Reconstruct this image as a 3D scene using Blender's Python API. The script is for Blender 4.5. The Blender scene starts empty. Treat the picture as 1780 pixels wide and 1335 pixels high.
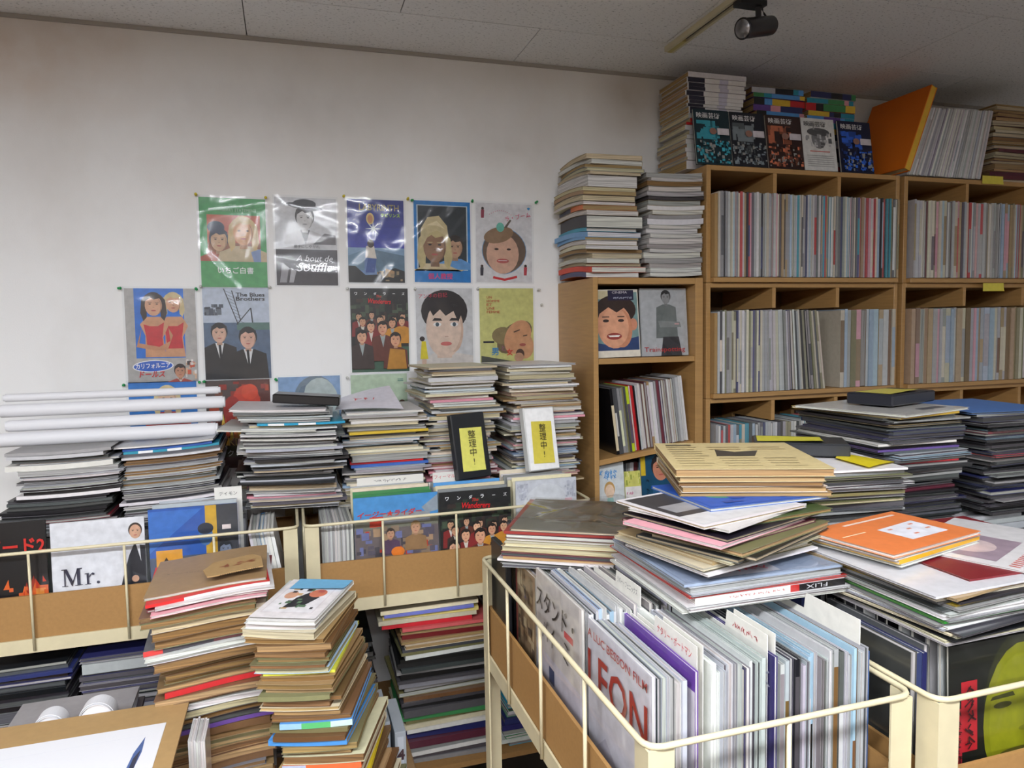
import bpy, math, random
from mathutils import Vector, Matrix
random.seed(11)
SC = bpy.context.scene
COL = SC.collection

# ------------------------------------------------------------------ camera, light, exposure
H = 1.5                                   # eye height
F_PX = 1255.6                             # focal length for a 1780 px wide frame
R0 = Vector((0.9550296, -0.29597309, -0.0178438))     # camera right in world axes
R1 = Vector((-0.03920771, -0.06640422, -0.99702218))  # camera down
R2 = Vector((0.29390683, 0.95288531, -0.07502242))    # camera forward
cam_data = bpy.data.cameras.new('camera')
cam_data.sensor_width = 36.0
cam_data.lens = 36.0 * F_PX / 1780.0
cam_data.clip_start = 0.02
cam = bpy.data.objects.new('camera', cam_data)
COL.objects.link(cam)
m = Matrix.Identity(4)
for i in range(3):
    m[i][0], m[i][1], m[i][2] = R0[i], -R1[i], -R2[i]
m[2][3] = H
cam.matrix_world = m
SC.camera = cam

world = bpy.data.worlds.new('world')
SC.world = world
world.use_nodes = True
world.node_tree.nodes['Background'].inputs[0].default_value = (0.6, 0.62, 0.66, 1)
world.node_tree.nodes['Background'].inputs[1].default_value = 0.05

CEIL = 2.459
LAMP_POWER = 58.0
LAMPS = [(-1.45, -0.40, 1.2, 0.30), (0.15, -0.40, 1.2, 0.30), (0.15, -2.0, 1.2, 0.30), (-1.45, -2.0, 1.2, 0.30)]   # x, y, length, width

SC.cycles.max_bounces = 6
SC.cycles.glossy_bounces = 2
SC.cycles.caustics_reflective = False
SC.view_settings.view_transform = 'Standard'
SC.view_settings.look = 'None'
SC.view_settings.gamma = 1.0
SC.view_settings.use_curve_mapping = False
SC.view_settings.exposure = 0.35

WALL = 2.55


def at(u, v, Y=None, X=None, Z=None):
    """Point of the room seen at a picture position, at a known wall distance, side distance or height."""
    d = R0 * (u - 890.0) + R1 * (v - 667.5) + R2 * F_PX
    t = Y / d.y if Y is not None else X / d.x if X is not None else (Z - H) / d.z
    return Vector((d.x * t, d.y * t, H + d.z * t))


# ------------------------------------------------------------------ materials
def lin(c):
    return tuple((x / 255 / 12.92) if x / 255 <= 0.04045 else ((x / 255 + 0.055) / 1.055) ** 2.4 for x in c) + (1.0,)


def new_mat(name):
    mt = bpy.data.materials.new(name)
    mt.use_nodes = True
    nt = mt.node_tree
    return mt, nt, nt.nodes['Principled BSDF']


def N(nt, kind, **kw):
    n = nt.nodes.new(kind)
    for k, v in kw.items():
        if k.startswith('in_'):
            n.inputs[k[3:].replace('_', ' ')].default_value = v
        else:
            setattr(n, k, v)
    return n


def plain(name, rgb, rough=0.5, metal=0.0, noise=0.0, scale=40.0, bump=0.0, coords='Object', stretch=(1, 1, 1)):
    mt, nt, b = new_mat(name)
    b.inputs['Base Color'].default_value = lin(rgb)
    b.inputs['Roughness'].default_value = rough
    b.inputs['Metallic'].default_value = metal
    if noise or bump:
        tc = N(nt, 'ShaderNodeTexCoord')
        mp = N(nt, 'ShaderNodeMapping')
        mp.inputs['Scale'].default_value = stretch
        nz = N(nt, 'ShaderNodeTexNoise', in_Scale=scale, in_Detail=6.0)
        nt.links.new(tc.outputs[coords], mp.inputs['Vector'])
        nt.links.new(mp.outputs[0], nz.inputs['Vector'])
        if noise:
            mr = N(nt, 'ShaderNodeMapRange')
            mr.inputs[1].default_value, mr.inputs[2].default_value = 0.3, 0.7
            mr.inputs[3].default_value, mr.inputs[4].default_value = 1 - noise, 1 + noise
            nt.links.new(nz.outputs[0], mr.inputs[0])
            mx = N(nt, 'ShaderNodeMix', data_type='RGBA', blend_type='MULTIPLY')
            mx.inputs[0].default_value = 1.0
            mx.inputs[6].default_value = lin(rgb)
            nt.links.new(mr.outputs[0], mx.inputs[7])
            nt.links.new(mx.outputs[2], b.inputs['Base Color'])
        if bump:
            bp = N(nt, 'ShaderNodeBump', in_Strength=bump, in_Distance=0.002)
            nt.links.new(nz.outputs[0], bp.inputs['Height'])
            nt.links.new(bp.outputs[0], b.inputs['Normal'])
    return mt


def attr_mat(name, rough, stripes=False, coat=0.0, mottle=False):
    mt, nt, b = new_mat(name)
    a = N(nt, 'ShaderNodeAttribute', attribute_name='Col')
    b.inputs['Roughness'].default_value = rough
    b.inputs['Coat Weight'].default_value = coat
    b.inputs['Coat Roughness'].default_value = 0.12
    tc = N(nt, 'ShaderNodeTexCoord')
    mp = N(nt, 'ShaderNodeMapping')
    mp.inputs['Scale'].default_value = (5, 5, 650) if stripes else (45, 45, 45) if mottle else (60, 60, 60)
    nz = N(nt, 'ShaderNodeTexNoise', in_Scale=1.0, in_Detail=3.0)
    nt.links.new(tc.outputs['Object'], mp.inputs[0])
    nt.links.new(mp.outputs[0], nz.inputs['Vector'])
    mr = N(nt, 'ShaderNodeMapRange')
    mr.inputs[1].default_value, mr.inputs[2].default_value = (0.36, 0.64) if stripes else (0.25, 0.75)
    mr.inputs[3].default_value, mr.inputs[4].default_value = (0.50, 1.12) if stripes else (0.84, 1.12) if mottle else (0.92, 1.06)
    nt.links.new(nz.outputs[0], mr.inputs[0])
    mx = N(nt, 'ShaderNodeMix', data_type='RGBA', blend_type='MULTIPLY')
    mx.inputs[0].default_value = 1.0
    nt.links.new(a.outputs['Color'], mx.inputs[6])
    nt.links.new(mr.outputs[0], mx.inputs[7])
    nt.links.new(mx.outputs[2], b.inputs['Base Color'])
    return mt


PRINT = attr_mat('printed_paper', 0.42)
PHOTO = attr_mat('photo_print', 0.4, mottle=True)
GLOSS = attr_mat('glossy_print', 0.25, coat=0.5)
PAGES = attr_mat('page_edges', 0.8, stripes=True)


def film_mat():
    mt, nt, b = new_mat('clear_film')
    nt.nodes.remove(b)
    out = nt.nodes['Material Output']
    tr = N(nt, 'ShaderNodeBsdfTransparent')
    tr.inputs[0].default_value = (0.95, 0.96, 0.97, 1)
    gl = N(nt, 'ShaderNodeBsdfGlossy', in_Roughness=0.10)
    lw = N(nt, 'ShaderNodeLayerWeight', in_Blend=0.5)
    fr = N(nt, 'ShaderNodeMath', operation='POWER')
    fr.inputs[1].default_value = 5.0
    nt.links.new(lw.outputs['Facing'], fr.inputs[0])
    mr = N(nt, 'ShaderNodeMapRange')                      # thin film: the same reflectance from either side
    mr.inputs[3].default_value, mr.inputs[4].default_value = 0.036, 0.9
    nt.links.new(fr.outputs[0], mr.inputs[0])
    mx = N(nt, 'ShaderNodeMixShader')
    nt.links.new(mr.outputs[0], mx.inputs[0])
    nt.links.new(tr.outputs[0], mx.inputs[1])
    nt.links.new(gl.outputs[0], mx.inputs[2])
    nt.links.new(mx.outputs[0], out.inputs[0])
    return mt


FILM = film_mat()
CREAM = plain('cream_enamel', (204, 193, 160), 0.4, noise=0.05, scale=30)
MDF = plain('brown_fibreboard', (156, 117, 68), 0.65, noise=0.06, scale=120)
BEECH = plain('beech_laminate', (178, 138, 86), 0.45, noise=0.09, scale=9, stretch=(1, 1, 14))
BEECH_DARK = plain('shelf_back_board', (96, 66, 40), 0.6, noise=0.1, scale=12)
BLACK = plain('black_plastic', (26, 27, 30), 0.35)
CHROME = plain('pale_metal', (190, 190, 195), 0.3, 0.8)
FLOORM = plain('floor_vinyl', (84, 77, 70), 0.5, noise=0.1, scale=8)
WOODM = plain('bench_board', (150, 120, 84), 0.55, noise=0.12, scale=6, stretch=(1, 12, 1))
CARD = plain('corrugated_card', (166, 134, 88), 0.8, noise=0.05, scale=60)


def wall_mat():
    mt, nt, b = new_mat('painted_wall')
    tc = N(nt, 'ShaderNodeTexCoord')
    n1 = N(nt, 'ShaderNodeTexNoise', in_Scale=1.6, in_Detail=5.0, in_Roughness=0.6)
    n2 = N(nt, 'ShaderNodeTexNoise', in_Scale=260.0, in_Detail=3.0)
    mp = N(nt, 'ShaderNodeMapping')
    mp.inputs['Scale'].default_value = (1.3, 1, 1.0)
    nt.links.new(tc.outputs['Object'], mp.inputs[0])
    nt.links.new(mp.outputs[0], n1.inputs['Vector'])
    nt.links.new(tc.outputs['Object'], n2.inputs['Vector'])
    cr = N(nt, 'ShaderNodeValToRGB')
    cr.color_ramp.elements[0].position, cr.color_ramp.elements[1].position = 0.30, 0.56
    cr.color_ramp.elements[0].color = lin((230, 228, 226))
    cr.color_ramp.elements[1].color = lin((240, 240, 240))
    nt.links.new(n1.outputs[0], cr.inputs[0])
    prev = cr.outputs[0]
    for (sx, sz, rx, rz, c, k) in ((1.27, 2.36, 0.20, 0.16, (160, 140, 112), 0.40), (0.05, 2.24, 0.55, 0.18, (184, 180, 176), 0.30), (0.80, 2.15, 0.40, 0.22, (186, 180, 174), 0.30), (-0.75, 2.35, 0.5, 0.25, (206, 180, 156), 0.6)):
        m2 = N(nt, 'ShaderNodeMapping', vector_type='TEXTURE')
        m2.inputs['Location'].default_value = (sx, WALL, sz)
        m2.inputs['Scale'].default_value = (rx, 1.0, rz)
        nt.links.new(tc.outputs['Object'], m2.inputs[0])
        gr = N(nt, 'ShaderNodeTexGradient', gradient_type='SPHERICAL')
        nt.links.new(m2.outputs[0], gr.inputs[0])
        mu = N(nt, 'ShaderNodeMath', operation='MULTIPLY')
        nz = N(nt, 'ShaderNodeTexNoise', in_Scale=9.0, in_Detail=5.0)
        nt.links.new(tc.outputs['Object'], nz.inputs['Vector'])
        nt.links.new(gr.outputs['Fac'], mu.inputs[0])
        nt.links.new(nz.outputs[0], mu.inputs[1])
        m3 = N(nt, 'ShaderNodeMath', operation='MULTIPLY')
        m3.inputs[1].default_value = k * 1.6
        nt.links.new(mu.outputs[0], m3.inputs[0])
        mx = N(nt, 'ShaderNodeMix', data_type='RGBA')
        nt.links.new(m3.outputs[0], mx.inputs[0])
        nt.links.new(prev, mx.inputs[6])
        mx.inputs[7].default_value = lin(c)
        prev = mx.outputs[2]
    nt.links.new(prev, b.inputs['Base Color'])
    bp = N(nt, 'ShaderNodeBump', in_Strength=0.12, in_Distance=0.002)
    nt.links.new(n2.outputs[0], bp.inputs['Height'])
    nt.links.new(bp.outputs[0], b.inputs['Normal'])
    b.inputs['Roughness'].default_value = 0.75
    return mt


def tile_mat():
    mt, nt, b = new_mat('ceiling_board')
    tc = N(nt, 'ShaderNodeTexCoord')
    mp = N(nt, 'ShaderNodeMapping')
    mp.inputs['Scale'].default_value = (60, 110, 60)
    vz = N(nt, 'ShaderNodeTexNoise', in_Scale=1.6, in_Detail=2.0, in_Roughness=0.5)
    nt.links.new(tc.outputs['Object'], mp.inputs[0])
    nt.links.new(mp.outputs[0], vz.inputs['Vector'])
    cr = N(nt, 'ShaderNodeValToRGB')
    cr.color_ramp.elements[0].position, cr.color_ramp.elements[1].position = 0.30, 0.40
    cr.color_ramp.elements[0].color = lin((176, 177, 178))
    cr.color_ramp.elements[1].color = lin((234, 234, 234))
    nt.links.new(vz.outputs[0], cr.inputs[0])
    nt.links.new(cr.outputs[0], b.inputs['Base Color'])
    b.inputs['Roughness'].default_value = 0.9
    return mt


WALLM, TILEM = wall_mat(), tile_mat()
DARKWALLM = plain('dark_unseen_wall', (120, 104, 88), 0.6, noise=0.1, scale=6, stretch=(1, 1, 10))  # finish of the unseen walls, made dark to cut bounced light
LAMPM, _nt, _b = new_mat('lamp_diffuser')
_b.inputs['Emission Color'].default_value = (0.955, 0.985, 1.03, 1)
_b.inputs['Emission Strength'].default_value = LAMP_POWER


# ------------------------------------------------------------------ mesh helpers
class MB:
    def __init__(self):
        self.v, self.f, self.c, self.mi = [], [], [], []

    def face(self, pts, col=(1, 1, 1, 1), mi=0):
        o = len(self.v)
        self.v += [tuple(p) for p in pts]
        self.f.append(tuple(range(o, o + len(pts))))
        self.c.append(col)
        self.mi.append(mi)

    def idx(self, verts, faces, col=(1, 1, 1, 1), mi=0):
        o = len(self.v)
        self.v += [tuple(p) for p in verts]
        for f in faces:
            self.f.append(tuple(i + o for i in f))
            self.c.append(col)
            self.mi.append(mi)

    def box(self, a, b, col=(1, 1, 1, 1), mi=0, M=None, bev=0.0):
        x0, y0, z0 = a
        x1, y1, z1 = b
        if bev:
            V, Fc = bevel_box(x0, y0, z0, x1, y1, z1, bev)
        else:
            V = [(x0, y0, z0), (x1, y0, z0), (x1, y1, z0), (x0, y1, z0), (x0, y0, z1), (x1, y0, z1), (x1, y1, z1), (x0, y1, z1)]
            Fc = [(3, 2, 1, 0), (4, 5, 6, 7), (0, 1, 5, 4), (1, 2, 6, 5), (2, 3, 7, 6), (3, 0, 4, 7)]
        if M is not None:
            V = [M @ Vector(p) for p in V]
        self.idx(V, Fc, col, mi)

    def tube(self, path, r, n=8, closed=False, col=(1, 1, 1, 1), mi=0, cap=True):
        P = [Vector(p) for p in path]
        rings = []
        k = len(P)
        for i, p in enumerate(P):
            a = P[i - 1] if (i or closed) else P[i]
            c = P[(i + 1) % k] if (i < k - 1 or closed) else P[i]
            t = (c - a).normalized()
            up = Vector((0, 0, 1)) if abs(t.z) < 0.9 else Vector((1, 0, 0))
            s = t.cross(up).normalized()
            w = s.cross(t)
            rr = r[i] if isinstance(r, (list, tuple)) else r
            rings.append([p + (s * math.cos(2 * math.pi * j / n) + w * math.sin(2 * math.pi * j / n)) * rr for j in range(n)])
        V = [q for g in rings for q in g]
        Fc = []
        for i in range(k if closed else k - 1):
            for j in range(n):
                a, b2 = i * n + j, i * n + (j + 1) % n
                c, d = ((i + 1) % k) * n + (j + 1) % n, ((i + 1) % k) * n + j
                Fc.append((a, b2, c, d))
        if cap and not closed:
            Fc += [tuple(range(n - 1, -1, -1)), tuple((k - 1) * n + j for j in range(n))]
        self.idx(V, Fc, col, mi)

    def build(self, name, mats, parent=None, M=None, smooth=False):
        me = bpy.data.meshes.new(name)
        me.from_pydata(self.v, [], self.f)
        ca = me.color_attributes.new('Col', 'FLOAT_COLOR', 'CORNER')
        buf = []
        for f, c in zip(self.f, self.c):
            buf += list(c) * len(f)
        ca.data.foreach_set('color', buf)
        for mt in (mats if isinstance(mats, (list, tuple)) else [mats]):
            me.materials.append(mt)
        me.polygons.foreach_set('material_index', self.mi)
        if smooth:
            me.polygons.foreach_set('use_smooth', [True] * len(self.f))
        me.update()
        o = bpy.data.objects.new(name, me)
        COL.objects.link(o)
        if parent is not None:
            o.parent = parent
        if M is not None:
            o.matrix_local = M
        return o


def bevel_box(x0, y0, z0, x1, y1, z1, b):
    """Box with chamfered edges (24 vertices)."""
    V, ids = [], {}
    for sx, x in ((0, x0), (1, x1)):
        for sy, y in ((0, y0), (1, y1)):
            for sz, z in ((0, z0), (1, z1)):
                dx, dy, dz = (b if sx == 0 else -b), (b if sy == 0 else -b), (b if sz == 0 else -b)
                for ax, p in (('x', (x, y + dy, z + dz)), ('y', (x + dx, y, z + dz)), ('z', (x + dx, y + dy, z))):
                    ids[(sx, sy, sz, ax)] = len(V)
                    V.append(p)
    g = lambda *k: ids[k]
    Fc = [(g(0, 0, 0, 'x'), g(0, 0, 1, 'x'), g(0, 1, 1, 'x'), g(0, 1, 0, 'x')), (g(1, 0, 0, 'x'), g(1, 1, 0, 'x'), g(1, 1, 1, 'x'), g(1, 0, 1, 'x')),
          (g(0, 0, 0, 'y'), g(1, 0, 0, 'y'), g(1, 0, 1, 'y'), g(0, 0, 1, 'y')), (g(0, 1, 0, 'y'), g(0, 1, 1, 'y'), g(1, 1, 1, 'y'), g(1, 1, 0, 'y')),
          (g(0, 0, 0, 'z'), g(0, 1, 0, 'z'), g(1, 1, 0, 'z'), g(1, 0, 0, 'z')), (g(0, 0, 1, 'z'), g(1, 0, 1, 'z'), g(1, 1, 1, 'z'), g(0, 1, 1, 'z'))]
    for s in (0, 1):
        for t in (0, 1):
            Fc.append((g(0, s, t, 'y'), g(1, s, t, 'y'), g(1, s, t, 'z'), g(0, s, t, 'z')))
            Fc.append((g(s, 0, t, 'x'), g(s, 1, t, 'x'), g(s, 1, t, 'z'), g(s, 0, t, 'z')))
            Fc.append((g(s, t, 0, 'x'), g(s, t, 1, 'x'), g(s, t, 1, 'y'), g(s, t, 0, 'y')))
    for sx in (0, 1):
        for sy in (0, 1):
            for sz in (0, 1):
                Fc.append((g(sx, sy, sz, 'x'), g(sx, sy, sz, 'y'), g(sx, sy, sz, 'z')))
    return V, Fc


def tag(o, label, cat=None, group=None, kind=None):
    if label:
        o['label'] = label
    if cat:
        o['category'] = cat
    if group:
        o['group'] = group
    if kind:
        o['kind'] = kind
    return o


def empty(name, loc=(0, 0, 0), M=None):
    o = bpy.data.objects.new(name, None)
    o.empty_display_size = 0.02
    COL.objects.link(o)
    if M is not None:
        o.matrix_world = M
    else:
        o.location = loc
    return o


def boxpart(name, a, b, mat, parent=None, bev=0.0, M=None):
    mb = MB()
    mb.box(a, b, bev=bev)
    return mb.build(name, mat, parent, M)


def axes(o, x, y, z):
    M = Matrix.Identity(4)
    for i in range(3):
        M[i][0], M[i][1], M[i][2], M[i][3] = x[i], y[i], z[i], o[i]
    return M


_ONES = 'first second third fourth fifth sixth seventh eighth ninth tenth eleventh twelfth thirteenth fourteenth fifteenth sixteenth seventeenth eighteenth nineteenth'.split()
_TENS = {2: 'twent', 3: 'thirt', 4: 'fort', 5: 'fift', 6: 'sixt', 7: 'sevent', 8: 'eight', 9: 'ninet'}


def nth(i):
    if i < 20:
        return _ONES[i - 1]
    if i >= 100:
        return 'hundredth' if i == 100 else 'hundred-and-' + nth(i - 100)
    t, o = divmod(i, 10)
    return _TENS[t] + 'ieth' if o == 0 else _TENS[t] + 'y-' + _ONES[o - 1]


# ------------------------------------------------------------------ flat print: pictures and lettering
class Art:
    """Flat printed picture on a w x h metre sheet; coordinates run 0..1 across and up."""
    def __init__(self, w, h):
        self.w, self.h, self.z, self.mb = w, h, 0.0, MB()

    def poly(self, pts, c):
        self.z += 0.00004
        self.mb.face([(min(max(x, 0), 1) * self.w, min(max(y, 0), 1) * self.h, self.z) for x, y in pts], lin(c))

    def rect(self, x0, y0, x1, y1, c):
        self.poly([(x0, y0), (x1, y0), (x1, y1), (x0, y1)], c)

    def ell(self, cx, cy, rx, ry, c, a0=0, a1=360, n=22, rot=0):
        k = math.radians(rot)
        pts = []
        full = (a1 - a0) >= 360
        for i in range(n if full else n + 1):
            a = math.radians(a0 + (a1 - a0) * i / n)
            dx, dy = rx * math.cos(a) * self.w, ry * math.sin(a) * self.h
            pts.append((cx + (dx * math.cos(k) - dy * math.sin(k)) / self.w, cy + (dx * math.sin(k) + dy * math.cos(k)) / self.h))
        self.poly(pts, c)

    def face(self, cx, cy, s, skin=(214, 170, 140), hair=(60, 45, 38), long=False, fringe=True, bw=False):
        """A plain generic head; s is the head height as a share of the sheet height."""
        ax = self.h / self.w
        dk = tuple(int(v * 0.78) for v in skin)
        self.ell(cx, cy + s * 0.12, s * 0.43 * ax, s * 0.50, hair)
        if long:
            for q in (-1, 1):
                self.poly([(cx + q * s * 0.30 * ax, cy + s * 0.5), (cx + q * s * 0.50 * ax, cy + s * 0.25), (cx + q * s * 0.56 * ax, cy - s * 0.35), (cx + q * s * 0.44 * ax, cy - s * 0.72),
                           (cx + q * s * 0.30 * ax, cy - s * 0.55), (cx + q * s * 0.28 * ax, cy - s * 0.1)], hair)
        self.ell(cx, cy, s * 0.36 * ax, s * 0.48, skin)
        self.ell(cx + s * 0.17 * ax, cy - s * 0.05, s * 0.16 * ax, s * 0.36, dk)
        self.ell(cx + s * 0.06 * ax, cy - s * 0.03, s * 0.24 * ax, s * 0.42, skin)
        if fringe:
            self.poly([(cx - s * 0.40 * ax, cy + s * 0.16), (cx - s * 0.38 * ax, cy + s * 0.42), (cx, cy + s * 0.60), (cx + s * 0.38 * ax, cy + s * 0.42), (cx + s * 0.40 * ax, cy + s * 0.16), (cx + s * 0.28 * ax, cy + s * 0.33), (cx + s * 0.02 * ax, cy + s * 0.27), (cx - s * 0.10 * ax, cy + s * 0.36), (cx - s * 0.28 * ax, cy + s * 0.24)], hair)
        for q in (-1, 1):
            self.ell(cx + q * s * 0.15 * ax, cy + s * 0.06, s * 0.055 * ax, s * 0.026, (40, 32, 30), n=10)
            self.rect(cx + q * s * 0.15 * ax - s * 0.08 * ax, cy + s * 0.12, cx + q * s * 0.15 * ax + s * 0.08 * ax, cy + s * 0.14, hair)
        self.rect(cx - s * 0.03 * ax, cy - s * 0.10, cx + s * 0.04 * ax, cy - s * 0.075, dk)
        self.ell(cx, cy - s * 0.24, s * 0.11 * ax, s * 0.03, (150, 150, 150) if bw else (176, 88, 82), n=10)

    def person(self, cx, cy, s, skin=(214, 170, 140), hair=(60, 45, 38), cloth=(50, 50, 60), shirt=None, long=False, bw=False, low=0.0):
        ax = self.h / self.w
        self.poly([(cx - s * 0.95 * ax, low), (cx - s * 0.85 * ax, cy - s * 0.75), (cx - s * 0.3 * ax, cy - s * 0.52), (cx + s * 0.3 * ax, cy - s * 0.52),
                   (cx + s * 0.85 * ax, cy - s * 0.75), (cx + s * 0.95 * ax, low)], cloth)
        if shirt:
            self.poly([(cx - s * 0.22 * ax, cy - s * 0.5), (cx + s * 0.22 * ax, cy - s * 0.5), (cx + s * 0.02 * ax, max(low, cy - s * 1.5))], shirt)
        self.rect(cx - s * 0.14 * ax, cy - s * 0.62, cx + s * 0.14 * ax, cy - s * 0.3, tuple(int(v * 0.85) for v in skin))
        self.face(cx, cy, s, skin, hair, long, bw=bw)

    def speckle(self, x0, y0, x1, y1, cols, n, r=0.03, seed=1):
        rg = random.Random(seed)
        for _ in range(n):
            x, y = rg.uniform(x0, x1), rg.uniform(y0, y1)
            a, b = r * rg.uniform(0.4, 1.3), r * rg.uniform(0.3, 1.0)
            self.rect(max(x0, x - a), max(y0, y - b), min(x1, x + a), min(y1, y + b), rg.choice(cols))

    def build(self, parent, frame, name='cover_print', mat=None):
        return self.mb.build(name, mat or PHOTO, parent, frame @ Matrix.Translation((0, 0, 0.0003)))


def lettering(parent, frame, s, x, y, w=None, h=None, col=(255, 255, 255), bold=0.0, vertical=False, rot=0.0, shear=0.0, name='lettering', lift=0.0034, align='C'):
    """Printed characters on a frame; x, y in metres is the centre; w or h in metres sets the size."""
    cu = bpy.data.curves.new(name, 'FONT')
    cu.body = '\n'.join(s) if vertical else s
    cu.align_x = 'CENTER'
    cu.fill_mode = 'FRONT'
    cu.offset = bold
    cu.shear = shear
    cu.resolution_u = 2
    if vertical:
        cu.space_line = 1.0
    t = bpy.data.objects.new(name, cu)
    COL.objects.link(t)
    dg = bpy.context.evaluated_depsgraph_get()
    me = bpy.data.meshes.new_from_object(t.evaluated_get(dg))
    bpy.data.objects.remove(t)
    bpy.data.curves.remove(cu)
    if not len(me.vertices):
        return None
    xs = [p.co.x for p in me.vertices]
    ys = [p.co.y for p in me.vertices]
    W, Hh = max(xs) - min(xs), max(ys) - min(ys)
    sx = w / W if w else h / Hh
    sy = h / Hh if h else sx
    cx, cy = (max(xs) + min(xs)) / 2, (max(ys) + min(ys)) / 2
    for p in me.vertices:
        p.co = Vector(((p.co.x - cx) * sx, (p.co.y - cy) * sy, 0))
    ca = me.color_attributes.new('Col', 'FLOAT_COLOR', 'CORNER')
    ca.data.foreach_set('color', list(lin(col)) * len(me.loops))
    me.materials.clear()
    me.materials.append(PRINT)
    me.name = name
    o = bpy.data.objects.new(name, me)
    COL.objects.link(o)
    o.parent = parent
    o.matrix_local = frame @ Matrix.Translation((x, y, lift)) @ Matrix.Rotation(math.radians(rot), 4, 'Z')
    return o


def scribble(parent, frame, x, y, w, h, n, col, seed=0, lift=0.0034, slant=0.0):
    """Handwriting too small to read: n clusters of short pen strokes around x, y."""
    rg = random.Random(seed)
    mb = MB()
    c = lin(col)
    cw = w / n
    for k in range(n):
        x0 = x - w / 2 + cw * (k + 0.1)
        for _ in range(4):
            ax, ay = rg.uniform(0, cw * 0.8), rg.uniform(-h / 2, h / 2)
            a = rg.choice([0.1, 1.5, 0.9, 2.3]) + rg.uniform(-0.2, 0.2)
            L, t = h * rg.uniform(0.35, 0.7), h * 0.055
            dx, dy = math.cos(a) * L / 2, math.sin(a) * L / 2
            nx, ny = -math.sin(a) * t, math.cos(a) * t
            px, py = x0 + ax, y + ay * 0.5 + slant * (x0 - x)
            mb.face([(px - dx - nx, py - dy - ny, 0), (px + dx - nx, py + dy - ny, 0), (px + dx + nx, py + dy + ny, 0), (px - dx + nx, py - dy + ny, 0)], c)
    return mb.build('handwriting', PRINT, parent, frame @ Matrix.Translation((0, 0, lift)))


def crumple(w, h, nx=24, ny=32, amp=0.0016, seed=0, border=0.0):
    rg = random.Random(seed)
    cre = [(rg.uniform(0, w), rg.uniform(0, h), rg.uniform(0, math.pi), rg.uniform(0.3, 1.0), rg.uniform(0.018, 0.06)) for _ in range(9)]
    mb = MB()
    V = []
    for j in range(ny + 1):
        for i in range(nx + 1):
            x, y = -border + (w + 2 * border) * i / nx, -border + (h + 2 * border) * j / ny
            z = 0
            for cx, cy, a, s, wd in cre:
                d = (x - cx) * math.cos(a) + (y - cy) * math.sin(a)
                z += s * amp * math.exp(-(d / wd * 2.2) ** 2)
            z += rg.uniform(0, amp * 0.10)
            V.append((x, y, z))
    Fc = [(j * (nx + 1) + i, j * (nx + 1) + i + 1, (j + 1) * (nx + 1) + i + 1, (j + 1) * (nx + 1) + i) for j in range(ny) for i in range(nx)]
    mb.idx(V, Fc)
    return mb


def sleeve(parent, frame, w, h, seed=0, border=0.004, amp=0.0018, lift=0.0042, foot=False):
    if foot:
        frame = frame @ Matrix.Translation((0, border + 0.001, 0))
    return crumple(w, h - (border if foot else 0), seed=seed, border=border, amp=amp).build('plastic_sleeve', FILM, parent, frame @ Matrix.Translation((0, 0, lift)), smooth=True)


# ------------------------------------------------------------------ booklets
COLS = {'white': (214, 213, 212), 'ivory': (206, 196, 168), 'grey': (140, 140, 141), 'pale grey': (182, 183, 185), 'dark grey': (72, 72, 76), 'black': (24, 24, 27),
        'red': (190, 38, 42), 'dark red': (120, 34, 44), 'blue': (52, 92, 170), 'navy': (40, 44, 92), 'pale blue': (160, 186, 210), 'teal': (40, 140, 165), 'green': (60, 130, 76),
        'yellow': (214, 180, 56), 'brown': (112, 82, 52), 'tan': (164, 134, 92), 'pink': (216, 150, 160), 'purple': (96, 66, 140), 'orange': (214, 110, 52), 'lime': (186, 206, 40),
        'olive': (120, 116, 80), 'cream': (214, 204, 178), 'maroon': (92, 40, 52), 'silver': (176, 178, 184), 'sky': (84, 150, 214)}
PAPER = {'white': (214, 212, 207), 'cream': (200, 186, 154), 'brown': (138, 104, 64), 'grey': (168, 166, 163), 'dark': (80, 78, 79), 'tan': (172, 142, 98)}


def vary(c, k=14, rg=random):
    d = rg.uniform(-k, k)
    return tuple(max(4, min(250, v + d + rg.uniform(-k / 3, k / 3))) for v in c)


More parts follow.
